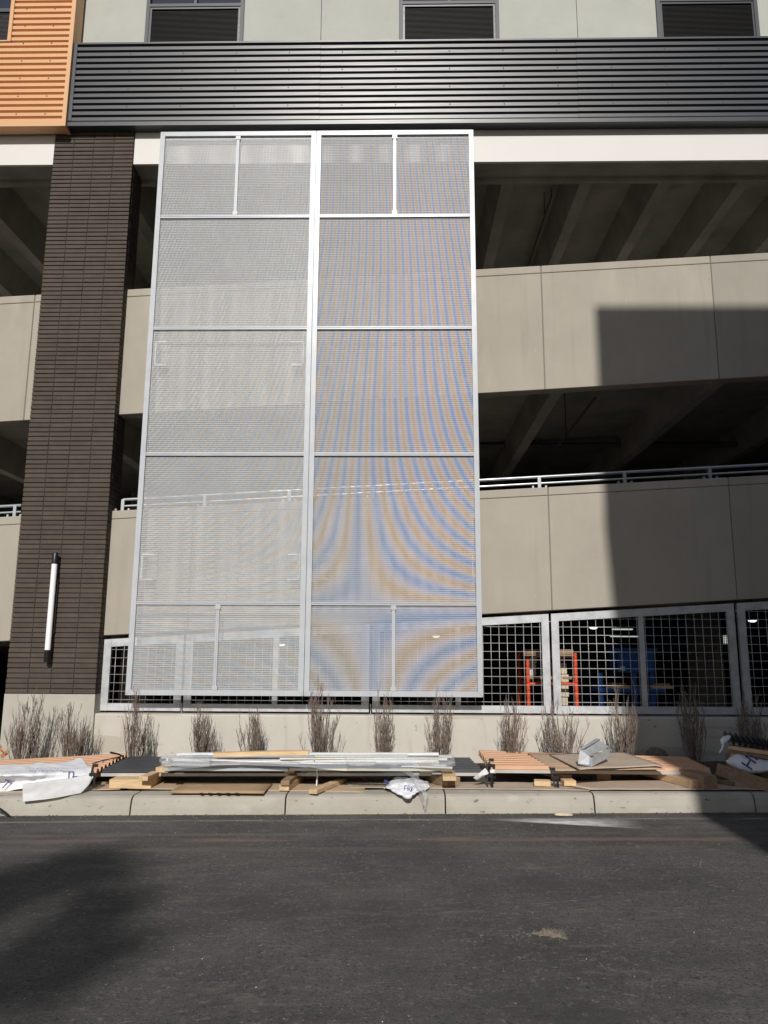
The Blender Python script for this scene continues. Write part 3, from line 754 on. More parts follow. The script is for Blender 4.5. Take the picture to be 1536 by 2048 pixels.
# ------------------------------------------------------------------ mesh screens
YM = 9.93
sz1 = (at(323, 267, YM).z + at(946, 262, YM).z) / 2; sz0 = (at(252, 1391, YM).z + at(966, 1393, YM).z) / 2
sxl = (at(323, 268, YM).x + at(252, 1390, YM).x) / 2
sxm = (at(635, 265, YM).x + at(606, 1386, YM).x) / 2
sxr = (at(946, 262, YM).x + at(966, 1391, YM).x) / 2
barz = [at(600, p, YM).z for p in (434, 657, 909, 1207)]
PM = .008                                        # wire pitch
X0M = at(742, 1180, YM).x; Z0M = at(742, 1205, YM).z
def screen(label, xa, xb, mats, brs):
    t = thing('mesh_screen', label, 'screen', 'galvanised mesh screens on the garage face', ((xa + xb) / 2, YM, sz0))
    inv = Matrix.Translation(t.location).inverted()
    def fp(o): o.matrix_parent_inverse = inv; return o
    FW = .067; y0, y1 = YM - .032, YM + .024
    def mitre(pts):
        m2 = MB(); m2.hexa([(p[0], y0, p[1]) for p in pts] + [(p[0], y1, p[1]) for p in pts]); return m2
    a, b, c, d = xa, xb, sz0, sz1
    g2 = .0012
    fp(mitre([(a, c + g2), (a + FW, c + FW + g2), (a + FW, d - FW - g2), (a, d - g2)]).build('frame_post', M['alu'], t))
    fp(mitre([(b, c + g2), (b, d - g2), (b - FW, d - FW - g2), (b - FW, c + FW + g2)]).build('frame_post', M['alu'], t))
    fp(mitre([(a + g2, c), (b - g2, c), (b - FW - g2, c + FW), (a + FW + g2, c + FW)]).build('frame_rail', M['alu'], t))
    fp(mitre([(a + g2, d), (a + FW + g2, d - FW), (b - FW - g2, d - FW), (b - g2, d)]).build('frame_rail', M['alu'], t))
    xi, xj = xa + FW + .001, xb - FW - .001
    for z in barz:
        ya, yg, ye = y0 + .006, y0 + .016, YM - .006
        fp(MB().prism([(ye, z - .021), (ya, z - .021), (ya, z - .003), (yg, z - .003), (yg, z + .003), (ya, z + .003), (ya, z + .021), (ye, z + .021)], xi, xj).build('crossbar', M['alu'], t))
    xm = (xa + xb) / 2
    for z0, z1 in ((barz[0] + .022, sz1 - FW - .001), (sz0 + FW + .001, barz[3] - .022)):
        ya, yg, ye = y0 + .008, y0 + .018, YM - .006
        pf = [(xm - .020, ye), (xm - .020, ya), (xm - .003, ya), (xm - .003, yg), (xm + .003, yg), (xm + .003, ya), (xm + .020, ya), (xm + .020, ye)]
        m2 = MB(); m2.add([(a_, b_, z0) for a_, b_ in pf] + [(a_, b_, z1) for a_, b_ in pf], [(q, (q + 1) % 8, 8 + (q + 1) % 8, 8 + q) for q in range(8)] + [tuple(range(8)), tuple(range(8, 16))])
        o = fp(m2.build('mullion', M['alu'], t))
        for zc_ in (z0 + .028, z1 - .028):
            cl = MB().box(xm - .034, xm + .034, y0 + .003, y0 + .0075, zc_ - .026, zc_ + .026).build('joint_clip', M['alu'], o)
    # brackets back to the concrete
    for (px_, py_, side) in brs:
        p = at(px_, py_, YS - .03)
        br = fp(MB().box(p.x - .075, p.x + .075, YS - .016, YS - .002, p.z - .17, p.z + .17).build('bracket', M['spandrel_b'], t))
        for (ax, az, bx_, bz_) in ((-.078, -.173, .078, -.158), (-.078, .158, .078, .173), (side * .078 - .006, -.157, side * .078 + .006, .157)):
            MB().box(p.x + ax, p.x + bx_, YM + .045, YM + .06, p.z + az, p.z + bz_).build('bracket_edge', M['bright_edge'], br)
        MB().box(p.x + side * .062 - .006, p.x + side * .062 + .006, YM + .025, YS - .017, p.z - .16, p.z + .16).build('bracket_arm', M['alu'], br)
        MB().box(min(p.x - side * .06, p.x + side * .055), max(p.x - side * .06, p.x + side * .055), YM + .04, YS - .017, p.z - .16, p.z - .148).build('bracket_rib', M['alu'], br)
    # wires: front layer straight, added tinted rear layer fans slightly, imitating camera moire
    def strip(m2, x0, z0, x1, z1, wd, y):
        h = wd / 2; dp = wd * .5
        m2.add([(x0 - h, y, z0), (x0 + h, y, z0), (x0, y + dp, z0), (x1 - h, y, z1), (x1 + h, y, z1), (x1, y + dp, z1)],
               [(0, 1, 4, 3), (1, 2, 5, 4), (2, 0, 3, 5)])
    za, zb = sz0 + FW * .5, sz1 - FW * .5
    fr = MB(); x = xi
    kf = int((xi - X0M) / PM)
    while X0M + kf * PM < xj:
        x = X0M + kf * PM
        if x > xi: strip(fr, x, za, x, zb, mats['wf'], YM)
        kf += 1
    o = fp(fr.build('vertical_wires', mats['front'], t)); o['kind'] = 'stuff'
    hw = MB(); z = za
    while z < zb:
        h = mats['wh'] / 2
        hw.add([(xi, YM - .004, z - h), (xi, YM - .004, z + h), (xi, YM - .0005, z), (xj, YM - .004, z - h), (xj, YM - .004, z + h), (xj, YM - .0005, z)],
               [(0, 3, 4, 1), (1, 4, 5, 2), (2, 5, 3, 0)]); z += .0265
    o = fp(hw.build('horizontal_wires', mats['hor'], t)); o['kind'] = 'stuff'
    BETA = 1.62 * PM
    yb = YM + .007
    NS = 28
    for off, mm, nm in ((0.0, mats['blue'], 'moire_blue_wires'), (.5, mats['gold'], 'moire_gold_wires')):  # coloured wires added for the moire fringes; the mesh itself is grey
        bw = MB()
        k0 = int((xa - X0M) / PM * 1.3) - 40; k1 = int((xb - X0M) / PM * 1.3) + 40
        for k in range(k0, k1):
            def xx(z):
                u = (k + off)
                d = z - Z0M
                f = 13.0 * (1 - math.exp(-d / 3.5)) if d > 0 else 2.0 * d
                return X0M + u / (1 / PM + f) + PM * .45 * math.sin(1.1 * z + .004 * k)
            pts = []
            for q in range(NS + 1):
                z = za + (zb - za) * q / NS; pts.append((xx(z), z))
            for (p0, q0), (p1, q1) in zip(pts[:-1], pts[1:]):
                if xi < p0 < xj and xi < p1 < xj: strip(bw, p0, q0, p1, q1, mats['wb'], yb)
        o = fp(bw.build(nm, mm, t)); o['kind'] = 'stuff'
    return t
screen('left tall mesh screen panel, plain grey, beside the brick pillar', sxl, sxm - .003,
       dict(front=M['mesh_grey'], wf=.0022, wb=.0013, wh=.0038, hor=M['mesh_grey'], blue=M['moire_blue_pale'], gold=M['moire_gold_pale']),
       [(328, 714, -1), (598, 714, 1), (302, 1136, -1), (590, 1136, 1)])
screen('right tall mesh screen panel with added wires imitating blue and gold moire', sxm + .003, sxr,
       dict(front=M['mesh_mid'], wf=.0020, wb=.0024, wh=.0032, hor=M['mesh_grey'], blue=M['moire_blue'], gold=M['moire_gold']),
       [(655, 714, -1), (926, 714, 1), (648, 1136, -1), (931, 1136, 1)])

# ================================================================== THINGS INSIDE THE GARAGE
lampL = ['lit round ceiling lamp seen through the right mesh screen', 'lit round ceiling lamp above the orange scaffold frame',
         'lit round ceiling lamp at the far right behind the fence', 'lit round ceiling lamp seen through the left mesh screen']
for (px_, py_, Y), lb in zip(((872, 1274, 14), (1187, 1257, 14), (1505, 1243, 14), (562, 1291, 14)), lampL):
    p = at(px_, py_, Y)
    t = thing('ceiling_lamp', lb, 'lamp', 'lit ceiling lamps in the garage', p)
    r_ = .075
    m2 = MB().tube([(0, 0, -.012), (0, 0, .0), (0, 0, .02)], [.03, .06, r_], 14); m2.build('diffuser', M['lit'], t)
    MB().tube([(0, 0, .021), (0, 0, .06)], [.09, .09], 12).build('housing', M['lamp_black'], t)
    MB().tube([(0, 0, .061), (0, 0, max(.1, lo_b(p.x) + .62 - p.z))], .012, 6).build('stem', M['lamp_black'], t)
t = thing('strip_light', 'long dim strip light hanging deep in the garage', 'lamp', None, at(1252, 1274, 18))
MB().box(-.35, .35, -.05, .05, 0, .022).build('diffuser', M['lit_dim'], t); MB().box(-.37, .37, -.06, .06, .031, .09).build('housing', M['lamp_black'], t)
MB().box(-.3, .15, -.05, .05, .16, .19).build('diffuser', M['lit_dim'], t)
for x_ in (-.2, .2): MB().tube([(x_, 0, .09), (x_, 0, 1.2)], .008, 5).build('hanger', M['lamp_black'], t)
p = at(1455, 1279, 24)
t = thing('far_opening', 'small bright barred window in the garage back wall', 'window', None, p)
MB().box(-.11, .11, 0, .04, -.13, .13).build('pane', M['lit_dim'], t)
g3 = MB()
for k in range(4): g3.box(-.12 + .06 * k + .01, -.12 + .06 * k + .022, -.03, -.005, -.14, .14)
for k in range(4): g3.box(-.12, .12, -.02, -.001, -.12 + .07 * k, -.108 + .07 * k)
g3.build('bars', M['indoor_dark'], t)['kind'] = 'stuff'

# orange scaffold frame
YO2 = 10.9
s1, s2 = at(1056, 1360, YO2), at(1152, 1360, YO2)
zt2 = at(1100, 1303, YO2).z; zc = at(1100, 1368, YO2).z
t = thing('scaffold_tower', 'orange red scaffold tower standing behind the fence', 'scaffold', None, ((s1.x + s2.x) / 2, YO2, .1))
hw_ = (s2.x - s1.x) / 2
for sx in (-1, 1):
    for dy in (0, .75):
        MB().tube([(sx * hw_, dy, 0), (sx * hw_, dy, zt2 - .1)], .027, 10).build('leg', M['red'], t, smooth=True)
for dy in (0, .75):
    MB().tube([(-hw_, dy, zc - .1), (hw_, dy, zc - .1)], .022, 8).build('crossbar', M['red'], t, smooth=True)
for sx in (-1, 1):
    MB().tube([(sx * hw_, 0, .35), (sx * hw_, .75, .35)], .02, 8).build('crossbar', M['red'], t, smooth=True)
tag(MB().box(s1.x - .06, s2.x - .05, YO2 - .12, YO2 + .1, zt2 - .06, zt2 + .03).build('scaffold_plank', M['wood_old']), 'weathered plank lying across the top of the orange scaffold', 'plank')
tag(MB().box(at(1066, 1330, 10.95).x, s2.x - .02, YO2 + .11, YO2 + .3, zt2 - .085, zt2 - .01).build('scaffold_plank', M['wood']), 'pale cut plank just under the top of the orange scaffold', 'plank')
pk = at(1066, 1335, 11.0)
t = thing('paint_bucket', 'small white bucket standing on a ledge by the scaffold leg', 'bucket', None, (pk.x, 11.15, pk.z - .12))
MB().tube([(0, 0, 0), (0, 0, .23)], [.065, .075], 14).build('body', M['white'], t, smooth=False)
MB().tube([(0, 0, .231), (0, 0, .25)], [.08, .08], 14).build('lid', M['white'], t)
MB().tube([(-.075, -.01, .2), (-.05, -.06, .14), (0, -.085, .11), (.05, -.06, .14), (.075, -.01, .2)], .004, 5).build('handle', M['rail'], t)
tag(MB().box(pk.x - .12, pk.x + .6, 11.05, 11.3, pk.z - .16, pk.z - .122).build('ledge_board', M['wood_old']), 'narrow board carrying the small white bucket', 'board')
pw = at(1122, 1360, 11.1)
tw = thing('wrapped_stack', 'stack of white wrapped blocks standing beside the scaffold', 'stack')
for k in range(8):
    r_ = random.Random(k); MB().obox((pw.x + r_.uniform(-.012, .012), 11.2, .1 + .1 + .155 * k), (.17, .3, .148), r_.uniform(-.05, .05)).build('block', M['pale_stone'], tw)

# blue steel cart
YBc = 11.3
b0, b1 = at(1236, 1298, YBc), at(1308, 1344, YBc)
t = thing('blue_cart', 'blue steel tool cart with cabinet behind the fence', 'cart', None, ((b0.x + b1.x) / 2, YBc, .1))
ox, oz = t.location.x, .1
bx0, bx1 = at(1236, 1320, YBc).x - ox, at(1308, 1320, YBc).x - ox
zz = lambda py: at(1270, py, YBc).z - oz
MB().box(bx0, bx1, 0, .45, zz(1345), zz(1302)).build('cabinet', M['blue'], t)
MB().box(bx0 - .06, bx1 + .05, -.03, .48, zz(1302) + .001, zz(1296)).build('lid', M['blue'], t)
for k in range(7): MB().box(bx0 + .03 + k * .06, bx0 + .05 + k * .06, -.012, -.001, zz(1343), zz(1304)).build('rib', M['blue'], t)
MB().box(bx0 + .02, bx0 + .09, -.016, -.0125, zz(1341), zz(1333)).build('sticker', M['white'], t)
for dx in (bx0 - .28, bx0 + .20, bx1 - .06):
    MB().box(dx, dx + .06, .02, .08, 0, zz(1346)).build('leg', M['blue'], t)
MB().box(bx0 - .3, bx1 + .12, -.05, .5, zz(1384), zz(1377)).build('shelf', M['blue'], t)
MB().box(bx0 + .3, bx1 + .25, -.06, .5, .0, .06).build('base', M['blue'], t)
for a_, b_2, lb in ((1213, 1258, 'short pale lumber offcuts at the left end of the blue cart shelf'), (1302, 1346, 'longer pale lumber offcuts on the right of the blue cart shelf')):
    xa, xb = at(a_, 1372, YBc).x, at(b_2, 1372, YBc).x
    z0 = at(1270, 1376.8, YBc).z
    t2 = thing('lumber_offcuts', lb, 'lumber', 'lumber on the blue cart')
    MB().box(xa, xb, YBc - .04, YBc + .05, z0, z0 + .038).build('stick', M['wood'], t2)
    MB().box(xa + .02, xb - .03, YBc + .06, YBc + .15, z0, z0 + .04).build('stick', M['wood'], t2)
    MB().box(xa + .03, xb - .05, YBc - .03, YBc + .06, z0 + .039, z0 + .075).build('stick', M['wood_old'], t2)

# sprinkler pipes under the decks
def pipe(label, pts, r, hang=None, grp='sprinkler pipes in the garage'):
    t = thing('sprinkler_pipe', label, 'pipe', grp)
    MB().tube(pts, r, 8).build('pipe_run', M['rust'], t, smooth=True)
    if hang:
        for h in hang: MB().tube(h, .007, 5).build('hanger', M['lamp_black'], t)
pA = at(1103, 392, 11.6); pipe('thin sprinkler pipe running inwards under the top slab', [(pA.x, 11.6, pA.z), (pA.x, 24, pA.z)], .018,
     [[(pA.x - .1, 11.7, pA.z - .25), (pA.x - .1, 11.7, TOPZ + .6)], [(pA.x, 11.6, pA.z), (pA.x, 11.6, pA.z + .2)]])
pB = at(1190, 796, 10.9); pipe('thin sprinkler pipe running inwards under the upper deck', [(pB.x, 10.9, pB.z), (pB.x, 13, pB.z), (pB.x, 24, pB.z)], .022,
     [[(pB.x - .15, 12.2, pB.z - .3), (pB.x - .15, 12.2, up_b(pB.x) + .6)]])
pC = at(960, 900, 15); pD = at(1215, 893, 15)
pipe('thick main pipe crossing the middle level behind the handrail', [(-9, 15, pC.z + .05), (9, 15, pD.z + .05)], .06)
pE = at(960, 507, 14); pipe('thick main pipe crossing high under the top slab', [(-9, 14, pE.z), (9, 14, pE.z)], .05, [[(1.6, 14, pE.z), (1.6, 14, TOPZ + .6)]])

# ================================================================== SHRUBS
def shrub(px_, label, h, wd, seed, Y=9.55, lean=0.0, dens=1.0, mat_='bark'):
    base = at(px_, 1512, Y); bz = gz(base.x) + KH - .05
    r_ = random.Random(seed)
    t = thing('bare_shrub', label, 'shrub', 'bare winter shrubs along the low wall', (base.x, Y, bz))
    stems, twigs = MB(), MB()
    for k in range(int(22 * dens)):
        a = r_.uniform(0, 2 * math.pi); q = math.sqrt(r_.random())
        bx, by = .055 * q * math.cos(a) * wd / .4, .06 * q * math.sin(a)
        hh = h * r_.uniform(.45, 1.0) * (1.05 - .25 * q)
        if k % 7 == 3: q *= 1.7; hh *= .8
        ex = bx + wd * .5 * q * math.cos(a) * r_.uniform(.6, 1.2) + lean * hh
        ey = by + .16 * q * math.sin(a)
        pts = []
        n_ = 6; wob = r_.uniform(0, 9)
        for i in range(n_ + 1):
            s_ = i / n_; e_ = s_ ** .75
            pts.append(Vector((bx + (ex - bx) * e_ + .010 * math.sin(wob + 7 * s_), by + (ey - by) * e_ + .010 * math.cos(wob * 2 + 6 * s_), hh * s_)))
        r0 = r_.uniform(.0035, .0065)
        stems.tube(pts, [r0 * (1 - .65 * i / n_) for i in range(n_ + 1)], 4)
        for b_i in range(r_.randint(5, 10)):
            s_ = r_.uniform(.22, .97); i = min(int(s_ * n_), n_ - 1)
            p = pts[i].lerp(pts[i + 1], s_ * n_ - i)
            aa = r_.uniform(0, 2 * math.pi); L = r_.uniform(.08, .24) * (1.15 - .5 * s_)
            sp = r_.uniform(.18, .5)
            d = Vector((math.cos(aa) * sp, math.sin(aa) * sp * .8, 1)).normalized()
            p1 = p + d * L * .5 + Vector((r_.uniform(-.012, .012), 0, 0)); p2 = p + d * L + Vector((-d.x * .02, -d.y * .02, .02))
            twigs.tube([p, p1, p2], [.0030, .0024, .0014], 3)
            if r_.random() < .6:
                d2 = Vector((d.x + r_.uniform(-.4, .4), d.y + r_.uniform(-.4, .4), 1)).normalized()
                twigs.tube([p1, p1 + d2 * L * .55], [.0022, .0012], 3)
    o = stems.build('stems', M[mat_], t); o['kind'] = 'stuff'
    o = twigs.build('twigs', M[mat_], t); o['kind'] = 'stuff'
    return t
SH = [(45, 'bare shrub before the pillar plinth with an orange leaf at its foot', .86, .46, 1.5, .05),
      (145, 'low bare shrub before the right half of the pillar plinth', .74, .42, 1.35, 0),
      (268, 'slim bare shrub at the lower left corner of the left mesh screen', .82, .28, 1.0, 0),
      (402, 'bare shrub behind the left end of the silver trim bundle', .74, .34, 1.15, 0),
      (508, 'thin pale bare shrub behind the long lumber plank', .76, .30, .9, -.05),
      (636, 'bare shrub under the meeting of the two mesh screens', .88, .33, 1.4, 0),
      (763, 'slim bare shrub below the middle of the right mesh screen', .86, .28, 1.1, 0),
      (880, 'bare shrub with one tan stem near the right screen corner', .86, .32, 1.3, 0),
      (1022, 'bare shrub just right of the mesh screens, behind orange sheets', .72, .34, 1.3, .03),
      (1125, 'wide bare shrub behind the silver gutter piece', .72, .44, 1.4, 0),
      (1252, 'bare shrub half in sunlight at the edge of the big shadow', .84, .40, 1.5, 0),
      (1388, 'shaded bare shrub left of the white torn wrap', .86, .42, 1.4, 0),
      (1505, 'shaded bare shrub behind the lumber stack at the right edge', .84, .40, 1.3, 0)]
for i, (p_, lb, h, wd, de, le) in enumerate(SH):
    shrub(p_, lb, h * 1.24, wd * (.74, .92, .84, .78)[i % 4], 40 + i, Y=9.55 + .05 * math.sin(i * 2.1), lean=le, dens=de * 1.15)
lfp = at(6, 1503, 9.35)
lm = MB()
for k in range(7):
    r_ = random.Random(70 + k); c = Vector((lfp.x + r_.uniform(-.04, .05), 9.35 + r_.uniform(-.03, .03), lfp.z + r_.uniform(-.05, .05)))
    a = r_.uniform(0, 6); u = Vector((math.cos(a), math.sin(a) * .5, math.sin(a))) * .035; v = Vector((-math.sin(a), .3, math.cos(a))) * .018
    lm.add([c - u, c + v, c + u, c - v, c + Vector((0, .004, 0))], [(0, 1, 4), (1, 2, 4), (2, 3, 4), (3, 0, 4), (0, 1, 2, 3)])
lm.tube([(lfp.x, 9.35, gz(lfp.x) + .13), (lfp.x + .01, 9.35, lfp.z)], .003, 4)
tag(lm.build('dry_leaf_sprig', M['leaf']), 'orange dry leaf sprig at the far left edge before the plinth', 'leaves')

# ================================================================== BUILDING MATERIALS ON THE KERB BED
BZ = lambda x: gz(x) + KH
def gx(px_, py_, h=0.0):                         # a point h above the bed/kerb level
    p = atz(px_, py_, KH + h)
    for _ in range(3): p = atz(px_, py_, KH + gz(p.x) + h)
    return p
def sheet(name, label, cat, quad, m, th=.006, grp=None, amp=.004, seed=1, sub=6, edge=None):
    o = patch(name, [[quad[0], quad[1]], [quad[3], quad[2]]], m, None, sub, amp, 3, seed, th, True, False)
    tag(o, label, cat, grp); return o

# cardboard ground sheets
def gquad(pix, h): return [gx(px_, py_, h) for px_, py_ in pix]
sheet('cardboard_sheet', 'long brown cardboard under the dark ribbed sheets', 'cardboard', gquad(((250, 1560), (735, 1560), (728, 1584), (255, 1577)), .006), M['card'], .006, 'cardboard sheets on the kerb', .004, 2, 10)
sheet('cardboard_sheet', 'grey brown cardboard between the white bag and black clamps', 'cardboard', gquad(((690, 1563), (1105, 1565), (1180, 1581), (700, 1575)), .012), M['card_dusty'], .006, 'cardboard sheets on the kerb', .004, 3, 10)
sheet('cardboard_sheet', 'cardboard under the right copper sheets, reaching the shadow', 'cardboard', gquad(((1085, 1562), (1540, 1560), (1545, 1579), (1180, 1579)), .020), M['card_dusty'], .006, 'cardboard sheets on the kerb', .004, 4, 10)
sheet('cardboard_sheet', 'strip of cardboard under the white plastic wrap at left', 'cardboard', gquad(((-60, 1566), (245, 1563), (240, 1579), (-60, 1587)), .004), M['card'], .006, 'cardboard sheets on the kerb', .003, 5, 8)
pl_ = sheet('plywood_offcut', 'plywood offcut with dark stamp marks lying on the cardboard', 'plywood', gquad(((372, 1566), (545, 1567), (527, 1586), (338, 1585)), .028), M['ply'], .014, None, .0015, 6, 4)
st = MB()
for k, px_ in enumerate((403, 420, 437, 456, 474)):
    p = gx(px_, 1586.6, .025); st.box(p.x - .017, p.x + .017, p.y - .006, p.y + .004, p.z - .006, p.z + .005)
st.build('stamp_mark', M['lamp_black'], pl_)

# ribbed sheet stacks
def ribbed_stack(label, corners, h, m, n_ribs, count, name='ribbed_sheet_stack', bot=None, ribh=.036):
    """corners: front-left, front-right, back-right, back-left pixels at height h above the bed"""
    fl_, fr_, br_, bl_ = [gx(*c, h) for c in corners]
    t = thing(name, label, 'metal sheets')
    for s_ in range(count):
        dz = -.017 * s_; off = Vector((.01 * math.sin(s_ * 3), .004 * math.cos(s_ * 5), dz))
        vs2, fs2 = [], []
        prof = []
        for k in range(n_ribs):
            for (a, z) in ((0, 0), (.16, ribh), (.60, ribh), (.76, 0)):
                prof.append(((k + a) / n_ribs, z))
        prof.append((1, 0))
        for (u, z) in prof:
            a, b = fl_.lerp(bl_, u), fr_.lerp(br_, u)
            for q in (0, .34, .67, 1): 
                vs2.append(a.lerp(b, q) + off + Vector((0, 0, z + .004 * math.sin(q * 5 + u * 3))))
        nprof = len(prof)
        for i in range(nprof - 1):
            for j in range(3):
                fs2.append((i * 4 + j, i * 4 + j + 1, (i + 1) * 4 + j + 1, (i + 1) * 4 + j))
        m2 = MB(); m2.add(vs2, fs2)
        o = m2.build('sheet', m, t)
        so = o.modifiers.new('gauge', 'SOLIDIFY'); so.thickness = .0016; so.offset = -1
    if bot:
        MB().bar(fl_ + Vector((0, -.012, -.016)), fr_ + Vector((0, -.012, -.016)), .006, .030).build('front_lip', bot, t)
    return t
M['dark_sheet'] = mat('charcoal_loose_sheet', (.035, .038, .043), .5, var=.15, scale=3, spec=.3)
M['lip'] = mat('pale_edge_metal', (.52, .50, .47), .5, .2, var=.1)
ribbed_stack('stack of charcoal ribbed metal sheets under the silver trim', ((203, 1546), (962, 1545), (938, 1521), (262, 1518)), .12, M['dark_sheet'], 7, 3, bot=M['lip'])
ribbed_stack('stack of copper orange ribbed sheets under the dusty cardboard', ((982, 1539), (1421, 1543), (1370, 1520), (957, 1505)), .13, M['copper'], 8, 3, bot=M['lip'])
ribbed_stack('stack of copper orange ribbed sheets under white wrap at left', ((-150, 1560), (192, 1546), (256, 1512), (-150, 1532)), .125, M['copper'], 9, 4)

# sleepers and blocks under the stacks
def block(label, px_, py_, size, m, rz=0, h=0.0, name='timber_block', grp='timber blocks under the sheets', ry=0):
    p = gx(px_, py_, h)
    o = MB().obox((0, 0, size[2] / 2), size, 0, ry).build(name, M[m]); o.location = p + Vector((0, size[1] / 2, 0)); o.rotation_euler = (0, 0, rz)
    bv2 = o.modifiers.new('edge', 'BEVEL'); bv2.width = .003; bv2.segments = 1
    tag(o, label, 'timber', grp); return o
block('broad pale timber block under the left end of the dark sheets', 258, 1577, (.42, .5, .085), 'wood', .03, .006)
block('small timber block standing on the broad pale block', 290, 1562, (.09, .6, .045), 'wood_y', -.06, .092)
block('stacked timber block under the middle of the dark sheets', 576, 1582, (.10, .8, .055), 'wood_y', -.10, .012)
block('upper timber block on the middle stacked block', 574, 1571, (.085, .8, .044), 'wood_old', -.05, .068)
block('slanting timber stick lying across the cardboard edge', 650, 1589, (.085, .75, .04), 'wood_y', -.32, .012)
block('dark timber block right of the white bag', 888, 1574, (.16, .4, .085), 'wood_old', .5, .02)
block('pale timber block on top behind the dark block', 900, 1562, (.13, .4, .04), 'wood_y', -.02, .106)
block('short pale offcut in front of the orange sheets', 1087, 1573, (.16, .12, .05), 'wood', -.15, .02)
block('short square offcut beside the right black clamp', 1120, 1562, (.10, .5, .06), 'wood_y', .35, .02)
block('small cream offcut lying by the right clamp', 1140, 1572, (.12, .14, .05), 'wood', .05, .02)
block('dim timber block deep under the orange sheets', 1208, 1561, (.14, .6, .09), 'wood_old', .0, .02)
block('pale ended timber block near the shadow edge', 1364, 1576, (.13, 1.0, .07), 'wood_y', .28, .026)
block('thick grey weathered beam beside the pale ended block', 1402, 1578, (.14, 1.0, .12), 'wood_old', .2, .026)
block('thin stick lying behind the grey beam in shadow', 1432, 1572, (.05, .8, .03), 'wood_old', .5, .028)
# spacer blocks on the dark sheets, carrying the trim
for px_, lb in ((331, 'left'), (578, 'middle'), (852, 'right')):
    block('%s small spacer block between dark sheets and silver trim' % lb, px_, 1545.5, (.13 if lb != 'middle' else .10, .7, .05), 'wood_y', -.12 if lb == 'left' else 0, .150, 'spacer_block', 'spacer blocks under the trim')

# silver trim bundle
tb = thing('trim_bundle', 'bundle of long silver metal trims lying on the dark sheets', 'metal trims')
r_ = random.Random(8)
def L_trim(pa, pb, wd, ht, m, name='trim'):
    MB().bar(pa, pb, wd, ht).build(name, m, tb)
zt_b = .172
M['dull_trim'] = mat('dull_trim_metal', (.36, .39, .43), .35, .3, var=.15, scale=2, stretch=(.4, 9, 9))
M['bright_trim'] = mat('white_trim_metal', (.86, .87, .88), .4, .1, var=.05, scale=2, stretch=(.4, 9, 9))
cyc = ['steel_trim', 'bright_trim', 'dull_trim', 'steel_trim', 'bright_trim', 'steel_trim', 'dull_trim']
cyc2 = ['cream_trim', 'bright_trim', 'steel_trim', 'cream_trim', 'bright_trim', 'cream_trim', 'dull_trim']
n_t = 0
for row in range(2):
    for k in range(6):
        yp = 1539.5 - k * 5.0
        xa = 328 + r_.uniform(-4, 26) + row * 7; xb = 902 + r_.uniform(-34, 4) - (row == 1) * r_.uniform(0, 150)
        pa, pb = gx(xa, yp + 1.5, zt_b), gx(xb, yp + .8, zt_b)
        pa += Vector((0, r_.uniform(-.03, .03), row * .030 + .012)); pb += Vector((0, r_.uniform(-.03, .03), row * .030 + .012))
        f_ = r_.uniform(.38, .60)
        L_trim(pa, pa.lerp(pb, f_), .075, .025, M[cyc[n_t % 7]])
        L_trim(pa.lerp(pb, f_ + .004) + Vector((0, r_.uniform(-.012, .012), .001)), pb, .078, .025, M[cyc2[n_t % 7]])
        n_t += 1
# crossing trims that slope down to the right
for (a, b, m_, dz) in (((338, 1524), (780, 1536), 'dull_trim', .075), ((345, 1517), (905, 1535), 'bright_trim', .062), ((330, 1530), (600, 1526), 'steel_trim', .08), ((560, 1517), (882, 1516), 'cream_trim', .075)):
    L_trim(gx(*a, zt_b + dz), gx(*b, zt_b + dz - .02), .06, .012, M[m_])
pn = [[gx(690, 1511, .30), gx(770, 1507, .33), gx(850, 1509, .30), gx(908, 1511, .29)], [gx(690, 1520, .30), gx(770, 1518, .31), gx(850, 1520, .30), gx(910, 1522, .28)], [gx(700, 1530, .28), gx(780, 1528, .30), gx(850, 1530, .285), gx(912, 1532, .23)]]
tag(patch('plastic_wrap', pn, M['film'], None, 8, .016, 9, 3, .0008), 'crinkled clear plastic wrap over the right end of the trims', 'plastic film', 'clear plastic film')
pn = [[gx(322, 1512, .26), gx(350, 1507, .29), gx(385, 1507, .30), gx(420, 1509, .29)], [gx(318, 1522, .24), gx(345, 1518, .29), gx(380, 1518, .30), gx(420, 1519, .295)], [gx(322, 1534, .19), gx(345, 1532, .25), gx(380, 1531, .27), gx(420, 1530, .27)]]
tag(patch('plastic_wrap', pn, M['film'], None, 8, .018, 9, 4, .0008), 'crinkled clear plastic wrap over the left end of the trims', 'plastic film', 'clear plastic film')
# plank on top
a, b = gx(426, 1514, .262), gx(617, 1510, .270)
tag(MB().bar(a + Vector((0, .04, .022)), b + Vector((0, .04, .022)), .10, .042).build('lumber_plank', M['wood']), 'long fresh pine plank lying on top of the silver trim bundle', 'plank')
